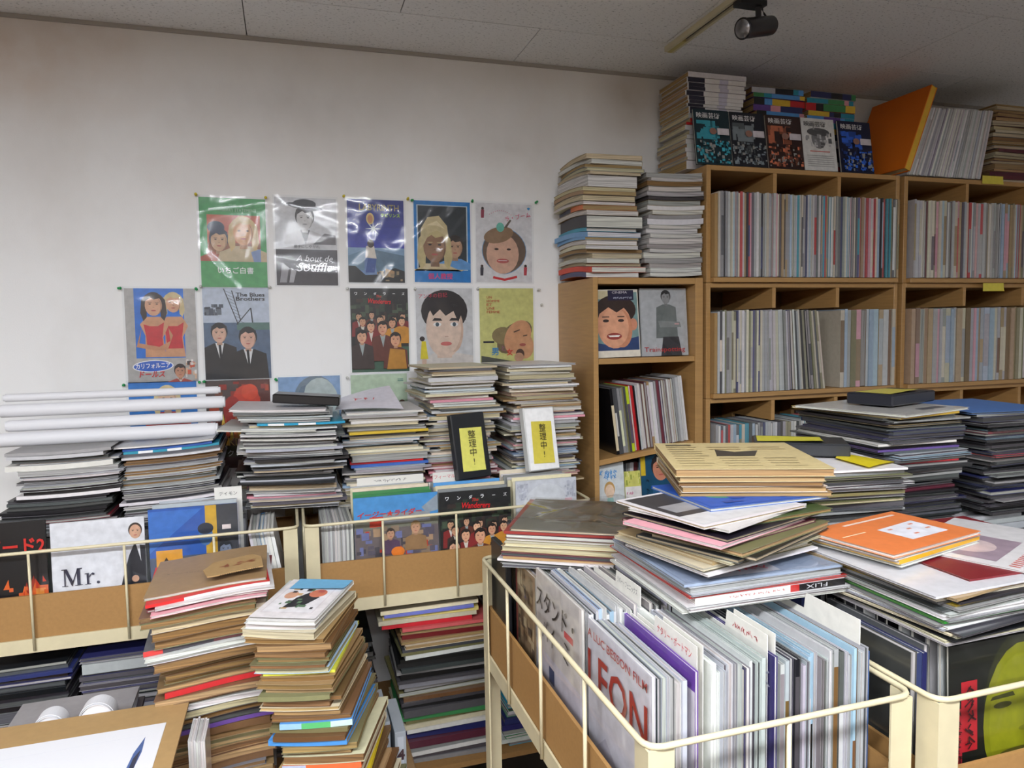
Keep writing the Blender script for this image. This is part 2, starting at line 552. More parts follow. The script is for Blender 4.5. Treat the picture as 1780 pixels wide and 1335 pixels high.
def booklet_mesh(w, d, t, cover, page, bend=(0, 0, 0), front='pages', spine=None, nx=6, inset=0.0022, bands=None, brel=None):
    """x: width, y: depth from the front edge, z: thickness; front edge is the spine or the fore-edge."""
    tc = min(0.0008, t * 0.22)
    a, b, c3 = bend

    ar, xo, bw, yc = brel or (0.0, 0.0, w, d / 2)
    car, sar = math.cos(ar), math.sin(ar)

    def z(x, zz, y=0.0):
        s = 2 * (x * car - (y - yc) * sar + xo) / bw        # the pile's own sag, shared by all that lie in it
        return zz + a * s * s + b * s + c3 * s ** 3

    mb = MB()
    cv, pg = lin(cover), lin(page)
    edge = lin(tuple(v * 0.70 + 46 for v in cover))
    sp = lin(spine or cover)

    def slab(x0, x1, y0, y1, z0, z1, top, side, mi):
        V = []
        for i in range(nx + 1):
            x = x0 + (x1 - x0) * i / nx
            V += [(x, y0, z(x, z0, y0)), (x, y1, z(x, z0, y1)), (x, y1, z(x, z1, y1)), (x, y0, z(x, z1, y0))]
        for i in range(nx):
            p, q = i * 4, i * 4 + 4
            if top:
                mb.idx([V[p + 3], V[q + 3], V[q + 2], V[p + 2]], [(0, 1, 2, 3)], top, 0)
                mb.idx([V[p], V[p + 1], V[q + 1], V[q]], [(0, 1, 2, 3)], top, 0)
            mb.idx([V[p], V[q], V[q + 3], V[p + 3]], [(0, 1, 2, 3)], side, mi)
            mb.idx([V[p + 1], V[p + 2], V[q + 2], V[q + 1]], [(0, 1, 2, 3)], side, mi)
        e = nx * 4
        mb.idx(V[0:4], [(0, 3, 2, 1)], side, mi)
        mb.idx(V[e:e + 4], [(0, 1, 2, 3)], side, mi)

    hw = w / 2
    slab(-hw, hw, 0, d, 0, tc, cv, edge, 0)
    slab(-hw, hw, 0, d, t - tc, t, cv, edge, 0)
    yf = 0.0006 if front == 'spine' else inset
    slab(-hw + inset, hw - inset, yf, d - (inset if front == 'spine' else 0.0006), tc, t - tc, None, pg, 1)
    if front == 'spine':                                   # printed spine, in bands when it carries coloured fields
        bb = bands or [(0, 1, spine or cover)]
        for x0, x1, c in bb:
            m_ = 1 if nx < 3 else max(1, math.ceil((x1 - x0) * 8))
            for k in range(m_):
                xa = -hw + w * (x0 + (x1 - x0) * k / m_)
                xb = -hw + w * (x0 + (x1 - x0) * (k + 1) / m_)
                mb.face([(xa, -0.0001, z(xa, 0.0002)), (xb, -0.0001, z(xb, 0.0002)), (xb, -0.0001, z(xb, t - 0.0002)), (xa, -0.0001, z(xa, t - 0.0002))], lin(c), 0)
    elif front == 'pages':                                 # spine on the far side
        for k in range(nx):
            xa, xb = -hw + w * k / nx, -hw + w * (k + 1) / nx
            mb.face([(xb, d, z(xb, 0.0002, d)), (xa, d, z(xa, 0.0002, d)), (xa, d, z(xa, t - 0.0002, d)), (xb, d, z(xb, t - 0.0002, d))], sp, 0)
    return mb


def booklet(name, w, d, t, cover, page, M, label, cat, group=None, mat=None, **kw):
    mb = booklet_mesh(w, d, t, cover, page, **kw)
    if name == 'old_magazine':                             # thick ones show their page block as a part
        c, p = MB(), MB()
        for f, col, mi in zip(mb.f, mb.c, mb.mi):
            (p if mi else c).face([mb.v[i] for i in f], col)
        o = c.build(name, mat or PRINT, None, M)
        p.build('page_block', PAGES, o)
    else:
        o = mb.build(name, [mat or PRINT, PAGES], None, M)
    return tag(o, label, cat, group)


def top_frame(w, d, t):
    return Matrix.Translation((-w / 2, 0, t))


def side_frame(w, d, t):
    return axes((-w / 2, d, t), (0, -1, 0), (1, 0, 0), (0, 0, 1))


def spine_frame(w):
    return axes((-w / 2, 0, 0), (1, 0, 0), (0, 0, 1), (0, -1, 0))


def stack(where, group, x0, x1, yf, depth, z0, z1, n, covers, pages, yaw=0.0, jit=0.006, yawj=2.0, spine=0.3, lean=(0, 0), bend=(0, 0, 0), bend0=(0, 0, 0), bendj=0.00004, special=None,
          name='magazine', noun='magazine', cat='magazine', tmin=0.6, seed=0, drift=0.004, gloss=False, dsize=0.02, art=None):
    """A pile of loose booklets, each its own object; returns them from the bottom up."""
    rg = random.Random(seed + 100)
    special = special or {}
    th = [rg.uniform(tmin, 1.0) ** 1.4 * (2.2 if rg.random() < 0.08 else 1.0) for _ in range(n)]
    for k, sp in special.items():
        if 't' in sp:
            th[n - k] = sp['t']
    fixed = sum(sp['t'] for sp in special.values() if 't' in sp)
    free = sum(t for i, t in enumerate(th) if not ('t' in special.get(n - i, {})))
    sc = max(1e-3, (z1 - z0 - fixed)) / free
    out, z = [], z0 + abs(bend0[1]) + abs(bend0[2]) + max(0, -bend0[0])
    sc *= (z1 - z) / (z1 - z0)
    W = x1 - x0
    cx0 = (x0 + x1) / 2
    wob, woy = 0.0, 0.0
    for i in range(n):
        k = n - i                                            # counted from the top
        sp = special.get(k, {})
        t = th[i] if 't' in sp else th[i] * sc
        f = i / max(1, n - 1)
        wob = wob * 0.75 + rg.uniform(-drift, drift)
        woy = woy * 0.75 + rg.uniform(-drift, drift)
        cname = sp.get('cover') or rg.choice(covers)
        cover = sp.get('rgb') or vary(COLS[cname], 12, rg)
        page = vary(PAPER[sp.get('page') or rg.choice(pages)], 12, rg)
        w = sp.get('w', W + rg.uniform(-dsize, dsize * 0.4))
        d = sp.get('d', depth + rg.uniform(-dsize, dsize * 0.4))
        fr = sp.get('front') or ('spine' if rg.random() < spine else 'pages')
        bd = [q * f + q0 + rg.uniform(-bendj, bendj) for q, q0 in zip(bend, bend0)]
        px = cx0 + lean[0] * f + wob + rg.uniform(-jit, jit) + sp.get('dx', 0)
        py = yf + lean[1] * f + woy + rg.uniform(-jit, jit) + sp.get('dy', 0)
        a = math.radians(sp.get('yaw', yaw + rg.uniform(-yawj, yawj)))
        ca, sa = math.cos(a), math.sin(a)
        # rotate about the pile's middle
        ox, oy = px - depth / 2 * (-sa), (py + depth / 2) - depth / 2 * ca
        M = Matrix.Translation((ox, oy, z)) @ Matrix.Rotation(a, 4, 'Z')
        lab = sp.get('label') or '%s %s, %s from top of %s' % (cname, noun, nth(k), where) if k > 1 else sp.get('label') or '%s %s topmost on %s' % (cname, noun, where)
        o = booklet(name, w, d, t * 0.94, cover, page, M, lab, cat, group, mat=GLOSS if (gloss and rg.random() < gloss) else PRINT, bend=bd, brel=(a - math.radians(yaw), (px - cx0) * math.cos(math.radians(yaw)) + (py - yf) * math.sin(math.radians(yaw)), W, depth / 2), front=fr, spine=sp.get('spine'), bands=sp.get('bands'))
        o['t'] = t * 0.94
        out.append((o, w, d, t * 0.94))
        z += t
    return out


# ------------------------------------------------------------------ the room
def slab_obj(name, a, b, mat, kind='structure'):
    o = boxpart(name, a, b, mat)
    o['kind'] = kind
    return o


slab_obj('floor', (-3.0, -3.0, -0.06), (3.7, 2.7, 0.0), FLOORM)
slab_obj('wall_back', (-3.0, WALL, 0), (3.7, WALL + 0.12, CEIL + 0.08), WALLM)
slab_obj('wall_right', (3.55, -3.0, 0), (3.7, WALL, CEIL + 0.08), WALLM)
slab_obj('wall_left', (-3.0, -3.0, 0), (-2.88, WALL, CEIL + 0.08), DARKWALLM)
slab_obj('wall_front', (-2.88, -3.0, 0), (3.55, -2.88, CEIL + 0.08), DARKWALLM)
ceil = slab_obj('ceiling', (-2.88, -2.88, CEIL + 0.006), (3.55, WALL, CEIL + 0.08), plain('ceiling_joint', (120, 120, 120), 0.9))
for r in range(9):                                             # fibre boards, half-lapped rows
    y1 = WALL - 0.002 - (0.45 * r if r == 0 else 0.30 + 0.45 * (r - 1))
    y0 = WALL - 0.30 - 0.45 * r
    y1 = WALL - 0.002 if r == 0 else y0 + 0.45
    for k in range(-3, 5):
        xa = (-0.088 if r % 2 == 0 else 0.362) + 0.9 * k
        xb = xa + 0.9
        xa, xb = max(xa, -2.86), min(xb, 3.54)
        if xb - xa < 0.05:
            continue
        boxpart('ceiling_tile', (xa + 0.0016, y0 + 0.0016, CEIL), (xb - 0.0016, y1 - 0.0016, CEIL + 0.0055), TILEM, ceil)
slab_obj('trim_1', (-2.88, WALL - 0.008, CEIL - 0.012), (3.55, WALL, CEIL - 0.0005), plain('ceiling_trim', (170, 166, 160), 0.6))

for k, (x, y, L, wd) in enumerate(LAMPS):
    t = empty('ceiling_light', (x, y, CEIL))
    tag(t, ['fluorescent ceiling light above the pinned posters side of the room', 'fluorescent ceiling light above the cubby shelf side of the room', 'fluorescent ceiling light farther back on the cubby shelf side', 'fluorescent ceiling light farther back on the poster side'][k], 'light', 'ceiling lights')
    HS = plain('lamp_frame', (235, 235, 235), 0.4)
    for A, B in (((-L / 2 - 0.025, -wd / 2 - 0.025, -0.014), (L / 2 + 0.025, -wd / 2 - 0.0002, -0.0005)), ((-L / 2 - 0.025, wd / 2 + 0.0002, -0.014), (L / 2 + 0.025, wd / 2 + 0.025, -0.0005)),
                 ((-L / 2 - 0.025, -wd / 2, -0.014), (-L / 2 - 0.0002, wd / 2, -0.0005)), ((L / 2 + 0.0002, -wd / 2, -0.014), (L / 2 + 0.025, wd / 2, -0.0005))):
        boxpart('frame_strip', A, B, HS, t)
    boxpart('diffuser', (-L / 2, -wd / 2, -0.010), (L / 2, wd / 2, -0.0005), LAMPM, t)


# ------------------------------------------------------------------ wire-rail browser carts
RAIL = 0.992


def cart(x0, x1, y0, y1, label, nfx=3, nsy=3):
    t = empty('browser_cart', ((x0 + x1) / 2, (y0 + y1) / 2, 0))
    tag(t, label, 'cart', 'cream wire-rail browser carts')
    O = Vector(((x0 + x1) / 2, (y0 + y1) / 2, 0))
    a, b, c, d = x0 - O.x, x1 - O.x, y0 - O.y, y1 - O.y
    r = 0.022
    path = []
    for (cx, cy, s) in ((b - r, c + r, -90), (b - r, d - r, 0), (a + r, d - r, 90), (a + r, c + r, 180)):
        for j in range(5):
            g = math.radians(s + 22.5 * j)
            path.append((cx + r * math.cos(g), cy + r * math.sin(g), RAIL))
    mb = MB()
    mb.tube(path, 0.0042, 8, closed=True)
    mb.build('rail', CREAM, t, smooth=True)

    def wire(x, y):
        q = MB()
        q.tube([(x, y, RAIL), (x, y, 0.752)], 0.0032, 8)
        q.build('wire', CREAM, t, smooth=True)
    for k in range(1, nfx + 1):
        wire(a + (b - a) * k / (nfx + 1), c)
    for k in range(1, nsy + 1):
        wire(a, c + (d - c) * k / (nsy + 1))
    z0, z1, z2 = 0.745, 0.779, 0.884
    e = 0.0045
    for nm, A, B in (('flange', (a, c + e, z0), (b, c + e + 0.004, z1)), ('flange', (a, d - e - 0.004, z0), (b, d - e, z1)),
                     ('flange', (a + e, c + 0.0085, z0), (a + e + 0.004, d - 0.0085, z1)), ('flange', (b - e - 0.004, c + 0.0085, z0), (b - e, d - 0.0085, z1))):
        boxpart(nm, A, B, CREAM, t)
    p = 0.010
    for A, B in (((a + 0.012, c + p, z1 - 0.01), (b - 0.012, c + p + 0.006, z2)), ((a + 0.012, d - p - 0.006, z1 - 0.01), (b - 0.012, d - p, z2)),
                 ((a + p, c + 0.018, z1 - 0.01), (a + p + 0.006, d - 0.018, z2)), ((b - p - 0.006, c + 0.018, z1 - 0.01), (b - p, d - 0.018, z2))):
        boxpart('side_board', A, B, MDF, t)
    boxpart('tray', (a + 0.01, c + 0.01, 0.752), (b - 0.01, d - 0.01, 0.764), MDF, t)
    for sx in (0, 1):
        for sy in (0, 1):
            q = MB()
            X, Y = (a + 0.0008, b - 0.0008)[sx], (c + 0.0008, d - 0.0008)[sy]
            ux, uy = (1, -1)[sx], (1, -1)[sy]
            L, th = 0.036, 0.003
            prof = [(0, 0), (L, 0), (L, th), (th, th), (th, L), (0, L)]
            pts = [(X + ux * px, Y + uy * py) for px, py in prof]
            if ux * uy < 0:
                pts = pts[::-1]
            n = 6
            V = [(px, py, 0.0) for px, py in pts] + [(px, py, RAIL - 0.004) for px, py in pts]
            Fc = [(i, (i + 1) % n, n + (i + 1) % n, n + i) for i in range(n)] + [tuple(range(n))[::-1], tuple(range(n, 2 * n))]
            q.idx(V, Fc)
            q.build('corner_post', CREAM, t)
    boxpart('lower_deck', (a + 0.01, c + 0.01, 0.24), (b - 0.01, d - 0.01, 0.256), MDF, t)
    return t


TRAY = 0.765
cart(-0.815, 0.005, 1.95, 2.535, 'cream wire-rail browser cart under the white paper rolls', 3, 2)
cart(0.022, 0.84, 1.95, 2.535, 'cream wire-rail browser cart under the two sticky-noted cases', 3, 2)
cart(0.395, 0.80, 0.752, 1.535, 'cream wire-rail browser cart full of upright sleeved pamphlets with name tabs', 1, 3)
cart(0.815, 1.22, 0.725, 1.535, 'cream wire-rail browser cart holding the yellow-green face cover', 1, 3)
cart(1.235, 1.98, 1.0, 1.62, 'cream wire-rail browser cart beneath the two dark sleeved stacks', 3, 2)


# ------------------------------------------------------------------ shelves
def panel(name, a, b, parent, mat=None, O=(0, 0, 0)):
    return boxpart(name, tuple(p - q for p, q in zip(a, O)), tuple(p - q for p, q in zip(b, O)), mat or BEECH, parent, 0.0012)


def small_shelf():
    x0, x1, y0, y1, top = 0.972, 1.388, 2.222, 2.545, 1.668
    O = (x0, y0, 0)
    t = empty('bookcase', O)
    tag(t, 'narrow beech bookcase standing between the posters and the cubby shelves', 'bookcase')
    panel('side_panel', (x0, y0, 0), (x0 + 0.018, y1, top), t, None, O)
    panel('side_panel', (x1 - 0.03, y0, 0), (x1, y1, top), t, None, O)
    panel('top_panel', (x0 + 0.0185, y0, top - 0.022), (x1 - 0.0305, y1, top - 0.001), t, None, O)
    panel('back_panel', (x0 + 0.0185, y1 - 0.006, 0.02), (x1 - 0.0305, y1, top - 0.023), t, BEECH_DARK, O)
    panel('shelf_board', (x0 + 0.0185, y0 + 0.004, 1.378), (x1 - 0.0305, y1 - 0.0065, 1.397), t, None, O)
    # one board has slipped off its pegs and hangs down to one side
    w = x1 - x0 - 0.05
    mb = MB()
    mb.box((0, 0, 0), (w + 0.0, y1 - y0 - 0.012, 0.018))
    M = Matrix.Translation((0.0188, 0.003, 1.035)) @ Matrix.Rotation(-math.radians(7.2), 4, 'Y')
    q = mb.build('shelf_board', BEECH, t, M)
    tag(q, 'shelf board slipped to a slant')
    panel('shelf_board', (x0 + 0.0185, y0 + 0.004, 0.775), (x1 - 0.0305, y1 - 0.0065, 0.793), t, None, O)
    panel('shelf_board', (x0 + 0.0185, y0 + 0.004, 0.40), (x1 - 0.0305, y1 - 0.0065, 0.418), t, None, O)


small_shelf()


def cubby(x0, x1, z0, z1, ncol, label):
    y0, y1 = 2.222, 2.545
    O = (x0, y0, z0)
    t = empty('cubby_shelf', O)
    tag(t, label, 'shelf', 'stacked beech cubby shelves')
    th = 0.017
    panel('side_panel', (x0, y0, z0), (x0 + th, y1, z1), t, None, O)
    panel('side_panel', (x1 - th, y0, z0), (x1, y1, z1), t, None, O)
    panel('top_panel', (x0 + th + 0.0004, y0, z1 - th), (x1 - th - 0.0004, y1, z1), t, None, O)
    panel('bottom_panel', (x0 + th + 0.0004, y0 - 0.02, z0), (x1 - th - 0.0004, y1, z0 + th), t, None, O)
    panel('back_panel', (x0 + th + 0.0004, y1 - 0.006, z0 + th + 0.0004), (x1 - th - 0.0004, y1, z1 - th - 0.0004), t, BEECH_DARK, O)
    for k in range(1, ncol):                       # the dividers are cut back below, so that rows can run past them
        xc = x0 + (x1 - x0) * k / ncol - x0
        h1 = z1 - z0 - th - 0.0004
        prof = [(0.001, h1), (0.001, h1 - 0.072), (0.245, h1 - 0.072), (0.245, th + 0.0005), (y1 - y0 - 0.0065, th + 0.0005), (y1 - y0 - 0.0065, h1)]
        V = [(xc - 0.0075, y, z) for y, z in prof] + [(xc + 0.0075, y, z) for y, z in prof]
        n = 6
        Fc = [tuple(range(n)), tuple(range(2 * n - 1, n - 1, -1))] + [(i, n + i, n + (i + 1) % n, (i + 1) % n) for i in range(n)]
        mb = MB()
        mb.idx(V, Fc)
        mb.build('divider', BEECH, t)
    return t


TIERS = [(1.652, 2.055, 'top'), (1.245, 1.651, 'second'), (0.838, 1.244, 'third'), (0.43, 0.837, 'fourth'), (0.0, 0.429, 'bottom')]
for z0, z1, tn in TIERS:
    cubby(1.401, 2.237, z0, z1, 3, '%s three-bay beech cubby shelf next to the narrow bookcase' % tn)
    cubby(2.260, 3.19, z0, z1, 3, '%s three-bay beech cubby shelf in the corner beyond the orange folder' % tn)


# ------------------------------------------------------------------ posters on the wall
PW, PH = 0.207, 0.293
PINS = {'green': (30, 150, 80), 'yellow': (206, 186, 40), 'clear': (205, 205, 200)}


def poster(u, v, label, fn, seed, w=PW, h=PH, rot=0.0, base=(255, 255, 255)):
    p = at(u, v, Y=WALL)                                       # upper corner on the wall
    M = axes((p.x, WALL - 0.0022, p.z - h), (1, 0, 0), (0, 0, 1), (0, -1, 0)) @ Matrix.Rotation(math.radians(rot), 4, 'Z')
    mb = MB()
    mb.box((0, 0, -0.0015), (w, h, 0.0), lin(base))
    o = mb.build('film_poster', PRINT, None, M)
    tag(o, label, 'poster', 'film posters pinned in rows on the wall')
    a = Art(w, h)
    I = Matrix.Identity(4)
    fn(a, o, I, w, h)
    a.build(o, I)
    sleeve(o, I, w, h, seed, border=0.006)
    return o


def art_green(a, o, I, w, h):
    a.rect(0, 0, 1, 1, (74, 158, 92))
    a.rect(0.11, 0.29, 0.91, 0.81, (196, 104, 78))
    a.rect(0.11, 0.29, 0.91, 0.50, (150, 96, 70))
    a.person(0.28, 0.52, 0.24, (206, 166, 130), (52, 58, 74), (168, 84, 60), low=0.29)
    a.ell(0.24, 0.67, 0.13, 0.07, (52, 60, 84))
    a.person(0.65, 0.62, 0.30, (216, 160, 112), (206, 176, 120), (196, 176, 140), long=True, low=0.29)
    a.poly([(0.8, 0.29), (0.91, 0.29), (0.91, 0.44), (0.76, 0.4)], (130, 150, 190))
    lettering(o, I, 'THE', w * 0.5, h * 0.915, h=0.008, col=(170, 214, 180))
    lettering(o, I, 'STRAWBERRY STATEMENT', w * 0.5, h * 0.865, w=w * 0.72, h=0.010, col=(170, 214, 180))
    lettering(o, I, 'いちご白書', w * 0.52, h * 0.19, w=w * 0.54, col=(235, 240, 235), bold=0.012)


def art_grey(a, o, I, w, h):
    a.rect(0, 0, 1, 1, (205, 205, 208))
    a.rect(0, 0, 1, 0.41, (62, 58, 64))
    a.person(0.48, 0.76, 0.25, (206, 204, 204), (60, 58, 60), (188, 186, 188), (60, 58, 62), bw=True, low=0.47)
    a.ell(0.48, 0.90, 0.30, 0.035, (52, 50, 54), rot=-8)
    a.ell(0.48, 0.93, 0.19, 0.055, (58, 56, 60))
    a.poly([(0.60, 0.47), (0.98, 0.47), (0.98, 0.58), (0.80, 0.60)], (110, 108, 112))
    a.poly([(0.05, 0.03), (0.16, 0.03), (0.2, 0.2), (0.1, 0.26)], (150, 148, 152))
    a.poly([(0.2, 0.03), (0.27, 0.03), (0.32, 0.16), (0.24, 0.2)], (170, 168, 172))
    lettering(o, I, '勝手にしやがれ', w * 0.5, h * 0.445, w=w * 0.42, col=(60, 58, 62))
    lettering(o, I, 'A bout de', w * 0.62, h * 0.31, w=w * 0.6, col=(225, 225, 228), shear=0.3)
    lettering(o, I, 'Souffle', w * 0.62, h * 0.21, w=w * 0.58, col=(225, 225, 228), shear=0.3)


def art_blue(a, o, I, w, h):
    for k in range(12):
        f = k / 11
        a.rect(0, k / 12, 1, (k + 1) / 12, (int(120 - 80 * f) if k < 5 else int(60 - 20 * f), int(150 - 100 * f) if k < 5 else int(70 - 20 * f), 190 - int(60 * f)))
    a.rect(0, 0.30, 1, 0.42, (130, 160, 190))
    a.poly([(0, 0.32), (0.3, 0.40), (0.28, 0.14), (0, 0.18)], (104, 136, 160))
    a.poly([(0.45, 0.40), (1, 0.33), (1, 0.12), (0.5, 0.12)], (90, 118, 140))
    a.poly([(0, 0), (1, 0), (1, 0.14), (0.82, 0.18), (0.6, 0.10), (0.3, 0.09), (0.12, 0.2), (0, 0.2)], (34, 36, 38))
    cx, cy = 0.45, 0.65
    a.poly([(cx + (0.14 if i % 2 == 0 else 0.028) * math.cos(i * math.pi / 8), cy + (0.10 if i % 2 == 0 else 0.02) * math.sin(i * math.pi / 8)) for i in range(16)], (238, 244, 246))
    a.ell(0.40, 0.77, 0.07, 0.07, (216, 188, 120))
    a.ell(0.40, 0.765, 0.045, 0.05, (200, 140, 100))
    a.poly([(0.30, 0.12), (0.46, 0.12), (0.50, 0.30), (0.36, 0.34)], (60, 86, 150))
    a.poly([(0.30, 0.30), (0.50, 0.29), (0.46, 0.44), (0.32, 0.44)], (214, 204, 190))
    a.ell(0.40, 0.47, 0.06, 0.05, (58, 44, 40))
    a.poly([(0.64, 0.08), (0.80, 0.06), (0.82, 0.14), (0.66, 0.17)], (186, 150, 110))
    a.speckle(0.5, 0.02, 0.98, 0.14, [(120, 90, 70), (70, 66, 60), (150, 130, 100)], 14, 0.03, 3)
    lettering(o, I, 'LABYRINTH', w * 0.56, h * 0.905, w=w * 0.70, h=0.021, col=(176, 160, 110), bold=0.01)
    lettering(o, I, 'ラビリンス', w * 0.76, h * 0.815, w=w * 0.34, col=(170, 214, 40), bold=0.02)


def art_pair(a, o, I, w, h):
    a.rect(0, 0, 1, 1, (30, 122, 196))
    a.rect(0.05, 0.15, 0.95, 0.95, (190, 206, 214))
    a.rect(0.07, 0.16, 0.93, 0.94, (46, 52, 56))
    a.person(0.72, 0.43, 0.26, (190, 150, 120), (52, 42, 36), (96, 150, 206), low=0.16)
    a.person(0.36, 0.44, 0.40, (150, 112, 84), (196, 178, 128), (206, 186, 146), long=True, low=0.16)
    a.poly([(0.10, 0.40), (0.12, 0.66), (0.24, 0.80), (0.44, 0.82), (0.58, 0.70), (0.62, 0.48), (0.54, 0.58), (0.40, 0.64), (0.26, 0.60), (0.18, 0.48)], (204, 186, 140))
    a.poly([(0.22, 0.70), (0.40, 0.76), (0.54, 0.66), (0.40, 0.70)], (226, 210, 168))
    lettering(o, I, '個人教授', w * 0.45, h * 0.075, w=w * 0.44, col=(222, 70, 130), bold=0.015)


def art_heart(a, o, I, w, h):
    a.rect(0, 0, 1, 1, (222, 220, 222))
    hx = [(0.5 + 0.40 * math.copysign(abs(math.sin(t)) ** 1.2, math.sin(t)), 0.40 + 0.30 * math.cos(t) - (0.05 if abs(math.sin(t)) < 0.3 and math.cos(t) > 0 else 0)) for t in [i * 2 * math.pi / 32 for i in range(32)]]
    a.poly(hx, (120, 160, 196))
    a.poly([(0.5 + (x - 0.5) * 0.97, 0.40 + (y - 0.40) * 0.97) for x, y in hx], (112, 92, 78))
    a.ell(0.47, 0.36, 0.29, 0.255, (216, 172, 148))
    a.ell(0.40, 0.60, 0.27, 0.10, (150, 120, 92), rot=14)
    for q in (-1, 1):
        a.ell(0.47 + q * 0.11, 0.42, 0.04, 0.014, (60, 44, 40), n=10)
    a.ell(0.47, 0.27, 0.11, 0.03, (190, 96, 92))
    a.rect(0.39, 0.27, 0.55, 0.278, (240, 236, 232))
    a.poly([(0.50, 0.70), (0.60, 0.80), (0.63, 0.79), (0.54, 0.69)], (104, 92, 80))
    a.ell(0.43, 0.70, 0.07, 0.06, (110, 190, 170))
    for x, y, c in ((0.12, 0.88, (150, 60, 80)), (0.10, 0.15, (60, 56, 66)), (0.88, 0.16, (190, 70, 80))):
        a.ell(x, y + 0.05, 0.025, 0.018, (60, 44, 40))
        a.poly([(x - 0.03, y - 0.07), (x + 0.02, y - 0.07), (x + 0.03, y + 0.035), (x - 0.03, y + 0.035)], c)
    a.poly([(0.30, 0.075), (0.50, 0.045), (0.72, 0.085), (0.73, 0.055), (0.50, 0.015), (0.29, 0.045)], (206, 52, 58))
    a.poly([(0.95, 0.93), (0.97, 0.955), (0.94, 0.965), (0.91, 0.955), (0.93, 0.93)], (60, 150, 210))
    for k in range(12):
        a.ell(0.24 + k * 0.035, 0.86 + 0.05 * math.sin(k / 11 * math.pi), 0.007, 0.005, (214, 90, 130), n=8)
    lettering(o, I, 'ラ・ブーム', w * 0.74, h * 0.84, w=w * 0.46, col=(220, 60, 110), rot=12)


def art_dolls(a, o, I, w, h):
    a.rect(0, 0, 1, 1, (176, 172, 168))
    a.rect(0.13, 0.26, 0.83, 1, (36, 112, 206))
    for cx, cy, s, hr, lg in ((0.68, 0.84, 0.20, (204, 184, 138), True), (0.40, 0.82, 0.23, (48, 36, 36), True)):
        a.poly([(cx - 0.14, 0.27), (cx - 0.13, 0.50), (cx - 0.20, 0.62), (cx - 0.10, 0.70), (cx + 0.12, 0.70), (cx + 0.20, 0.60), (cx + 0.12, 0.48), (cx + 0.15, 0.27)], (206, 150, 112))
        a.poly([(cx - 0.11, 0.36), (cx - 0.12, 0.50), (cx - 0.15, 0.62), (cx - 0.06, 0.60), (cx + 0.05, 0.60), (cx + 0.14, 0.64), (cx + 0.11, 0.48), (cx + 0.12, 0.36)], (200, 46, 54))
        a.face(cx, cy, s, (216, 164, 132), hr, lg)
    a.poly([(0.22, 0.58), (0.18, 0.42), (0.46, 0.38), (0.62, 0.44), (0.60, 0.58), (0.66, 0.50), (0.58, 0.35), (0.40, 0.34), (0.14, 0.38)], (196, 138, 102))
    a.ell(0.36, 0.175, 0.29, 0.065, (236, 236, 236), rot=2)
    a.ell(0.36, 0.175, 0.275, 0.055, (40, 96, 196), rot=2)
    a.person(0.74, 0.11, 0.14, (196, 140, 110), (52, 40, 36), (176, 70, 56), (226, 220, 214))
    a.speckle(0.82, 0.03, 0.98, 0.24, [(206, 90, 60), (216, 180, 150), (60, 50, 50), (226, 220, 214)], 18, 0.03, 5)
    lettering(o, I, 'カリフォルニア', w * 0.36, h * 0.18, w=w * 0.49, h=0.017, col=(245, 245, 245), bold=0.015, rot=2)
    lettering(o, I, 'ドールス', w * 0.34, h * 0.09, w=w * 0.36, h=0.020, col=(206, 44, 48), bold=0.02, shear=0.2)


def art_suits(a, o, I, w, h):
    a.rect(0, 0, 1, 1, (186, 196, 212))
    a.rect(0, 0.0, 1, 0.62, (84, 104, 130))
    a.rect(0.5, 0.54, 1, 0.62, (86, 118, 112))
    for x0, y0, x1, y1, t in ((0.32, 0.99, 0.52, 0.60, 0.008), (0.44, 0.97, 0.56, 0.64, 0.008), (0.0, 0.66, 1.0, 0.655, 0.006), (0.5, 0.60, 0.72, 0.78, 0.01), (0.72, 0.78, 0.74, 0.62, 0.01), (0.0, 0.72, 0.3, 0.8, 0.006)):
        a.poly([(x0 - t, y0), (x0 + t, y0), (x1 + t, y1), (x1 - t, y1)], (44, 46, 54))
    for k in range(9):
        f = k / 9
        x, y = 0.32 + 0.2 * f, 0.97 - 0.36 * f
        a.poly([(x, y), (x + 0.012, y), (x + 0.125, y - 0.035), (x + 0.113, y - 0.035)], (50, 52, 60))
    a.speckle(0.02, 0.70, 0.32, 0.82, [(70, 78, 92), (96, 104, 116), (52, 58, 70)], 16, 0.04, 7)
    a.person(0.23, 0.50, 0.20, (212, 170, 148), (28, 28, 32), (30, 30, 34), (222, 222, 222))
    a.person(0.66, 0.44, 0.22, (214, 168, 148), (26, 26, 30), (28, 28, 31), (222, 222, 222))
    for cx, cy in ((0.23, 0.30), (0.65, 0.24)):
        a.poly([(cx - 0.02, cy + 0.08), (cx + 0.02, cy + 0.08), (cx + 0.035, cy - 0.12), (cx + 0.005, cy - 0.15)], (26, 26, 30))
    lettering(o, I, 'The Blues', w * 0.72, h * 0.925, w=w * 0.44, h=0.013, col=(30, 30, 36), bold=0.015)
    lettering(o, I, 'Brothers', w * 0.72, h * 0.88, w=w * 0.44, h=0.013, col=(30, 30, 36), bold=0.015)


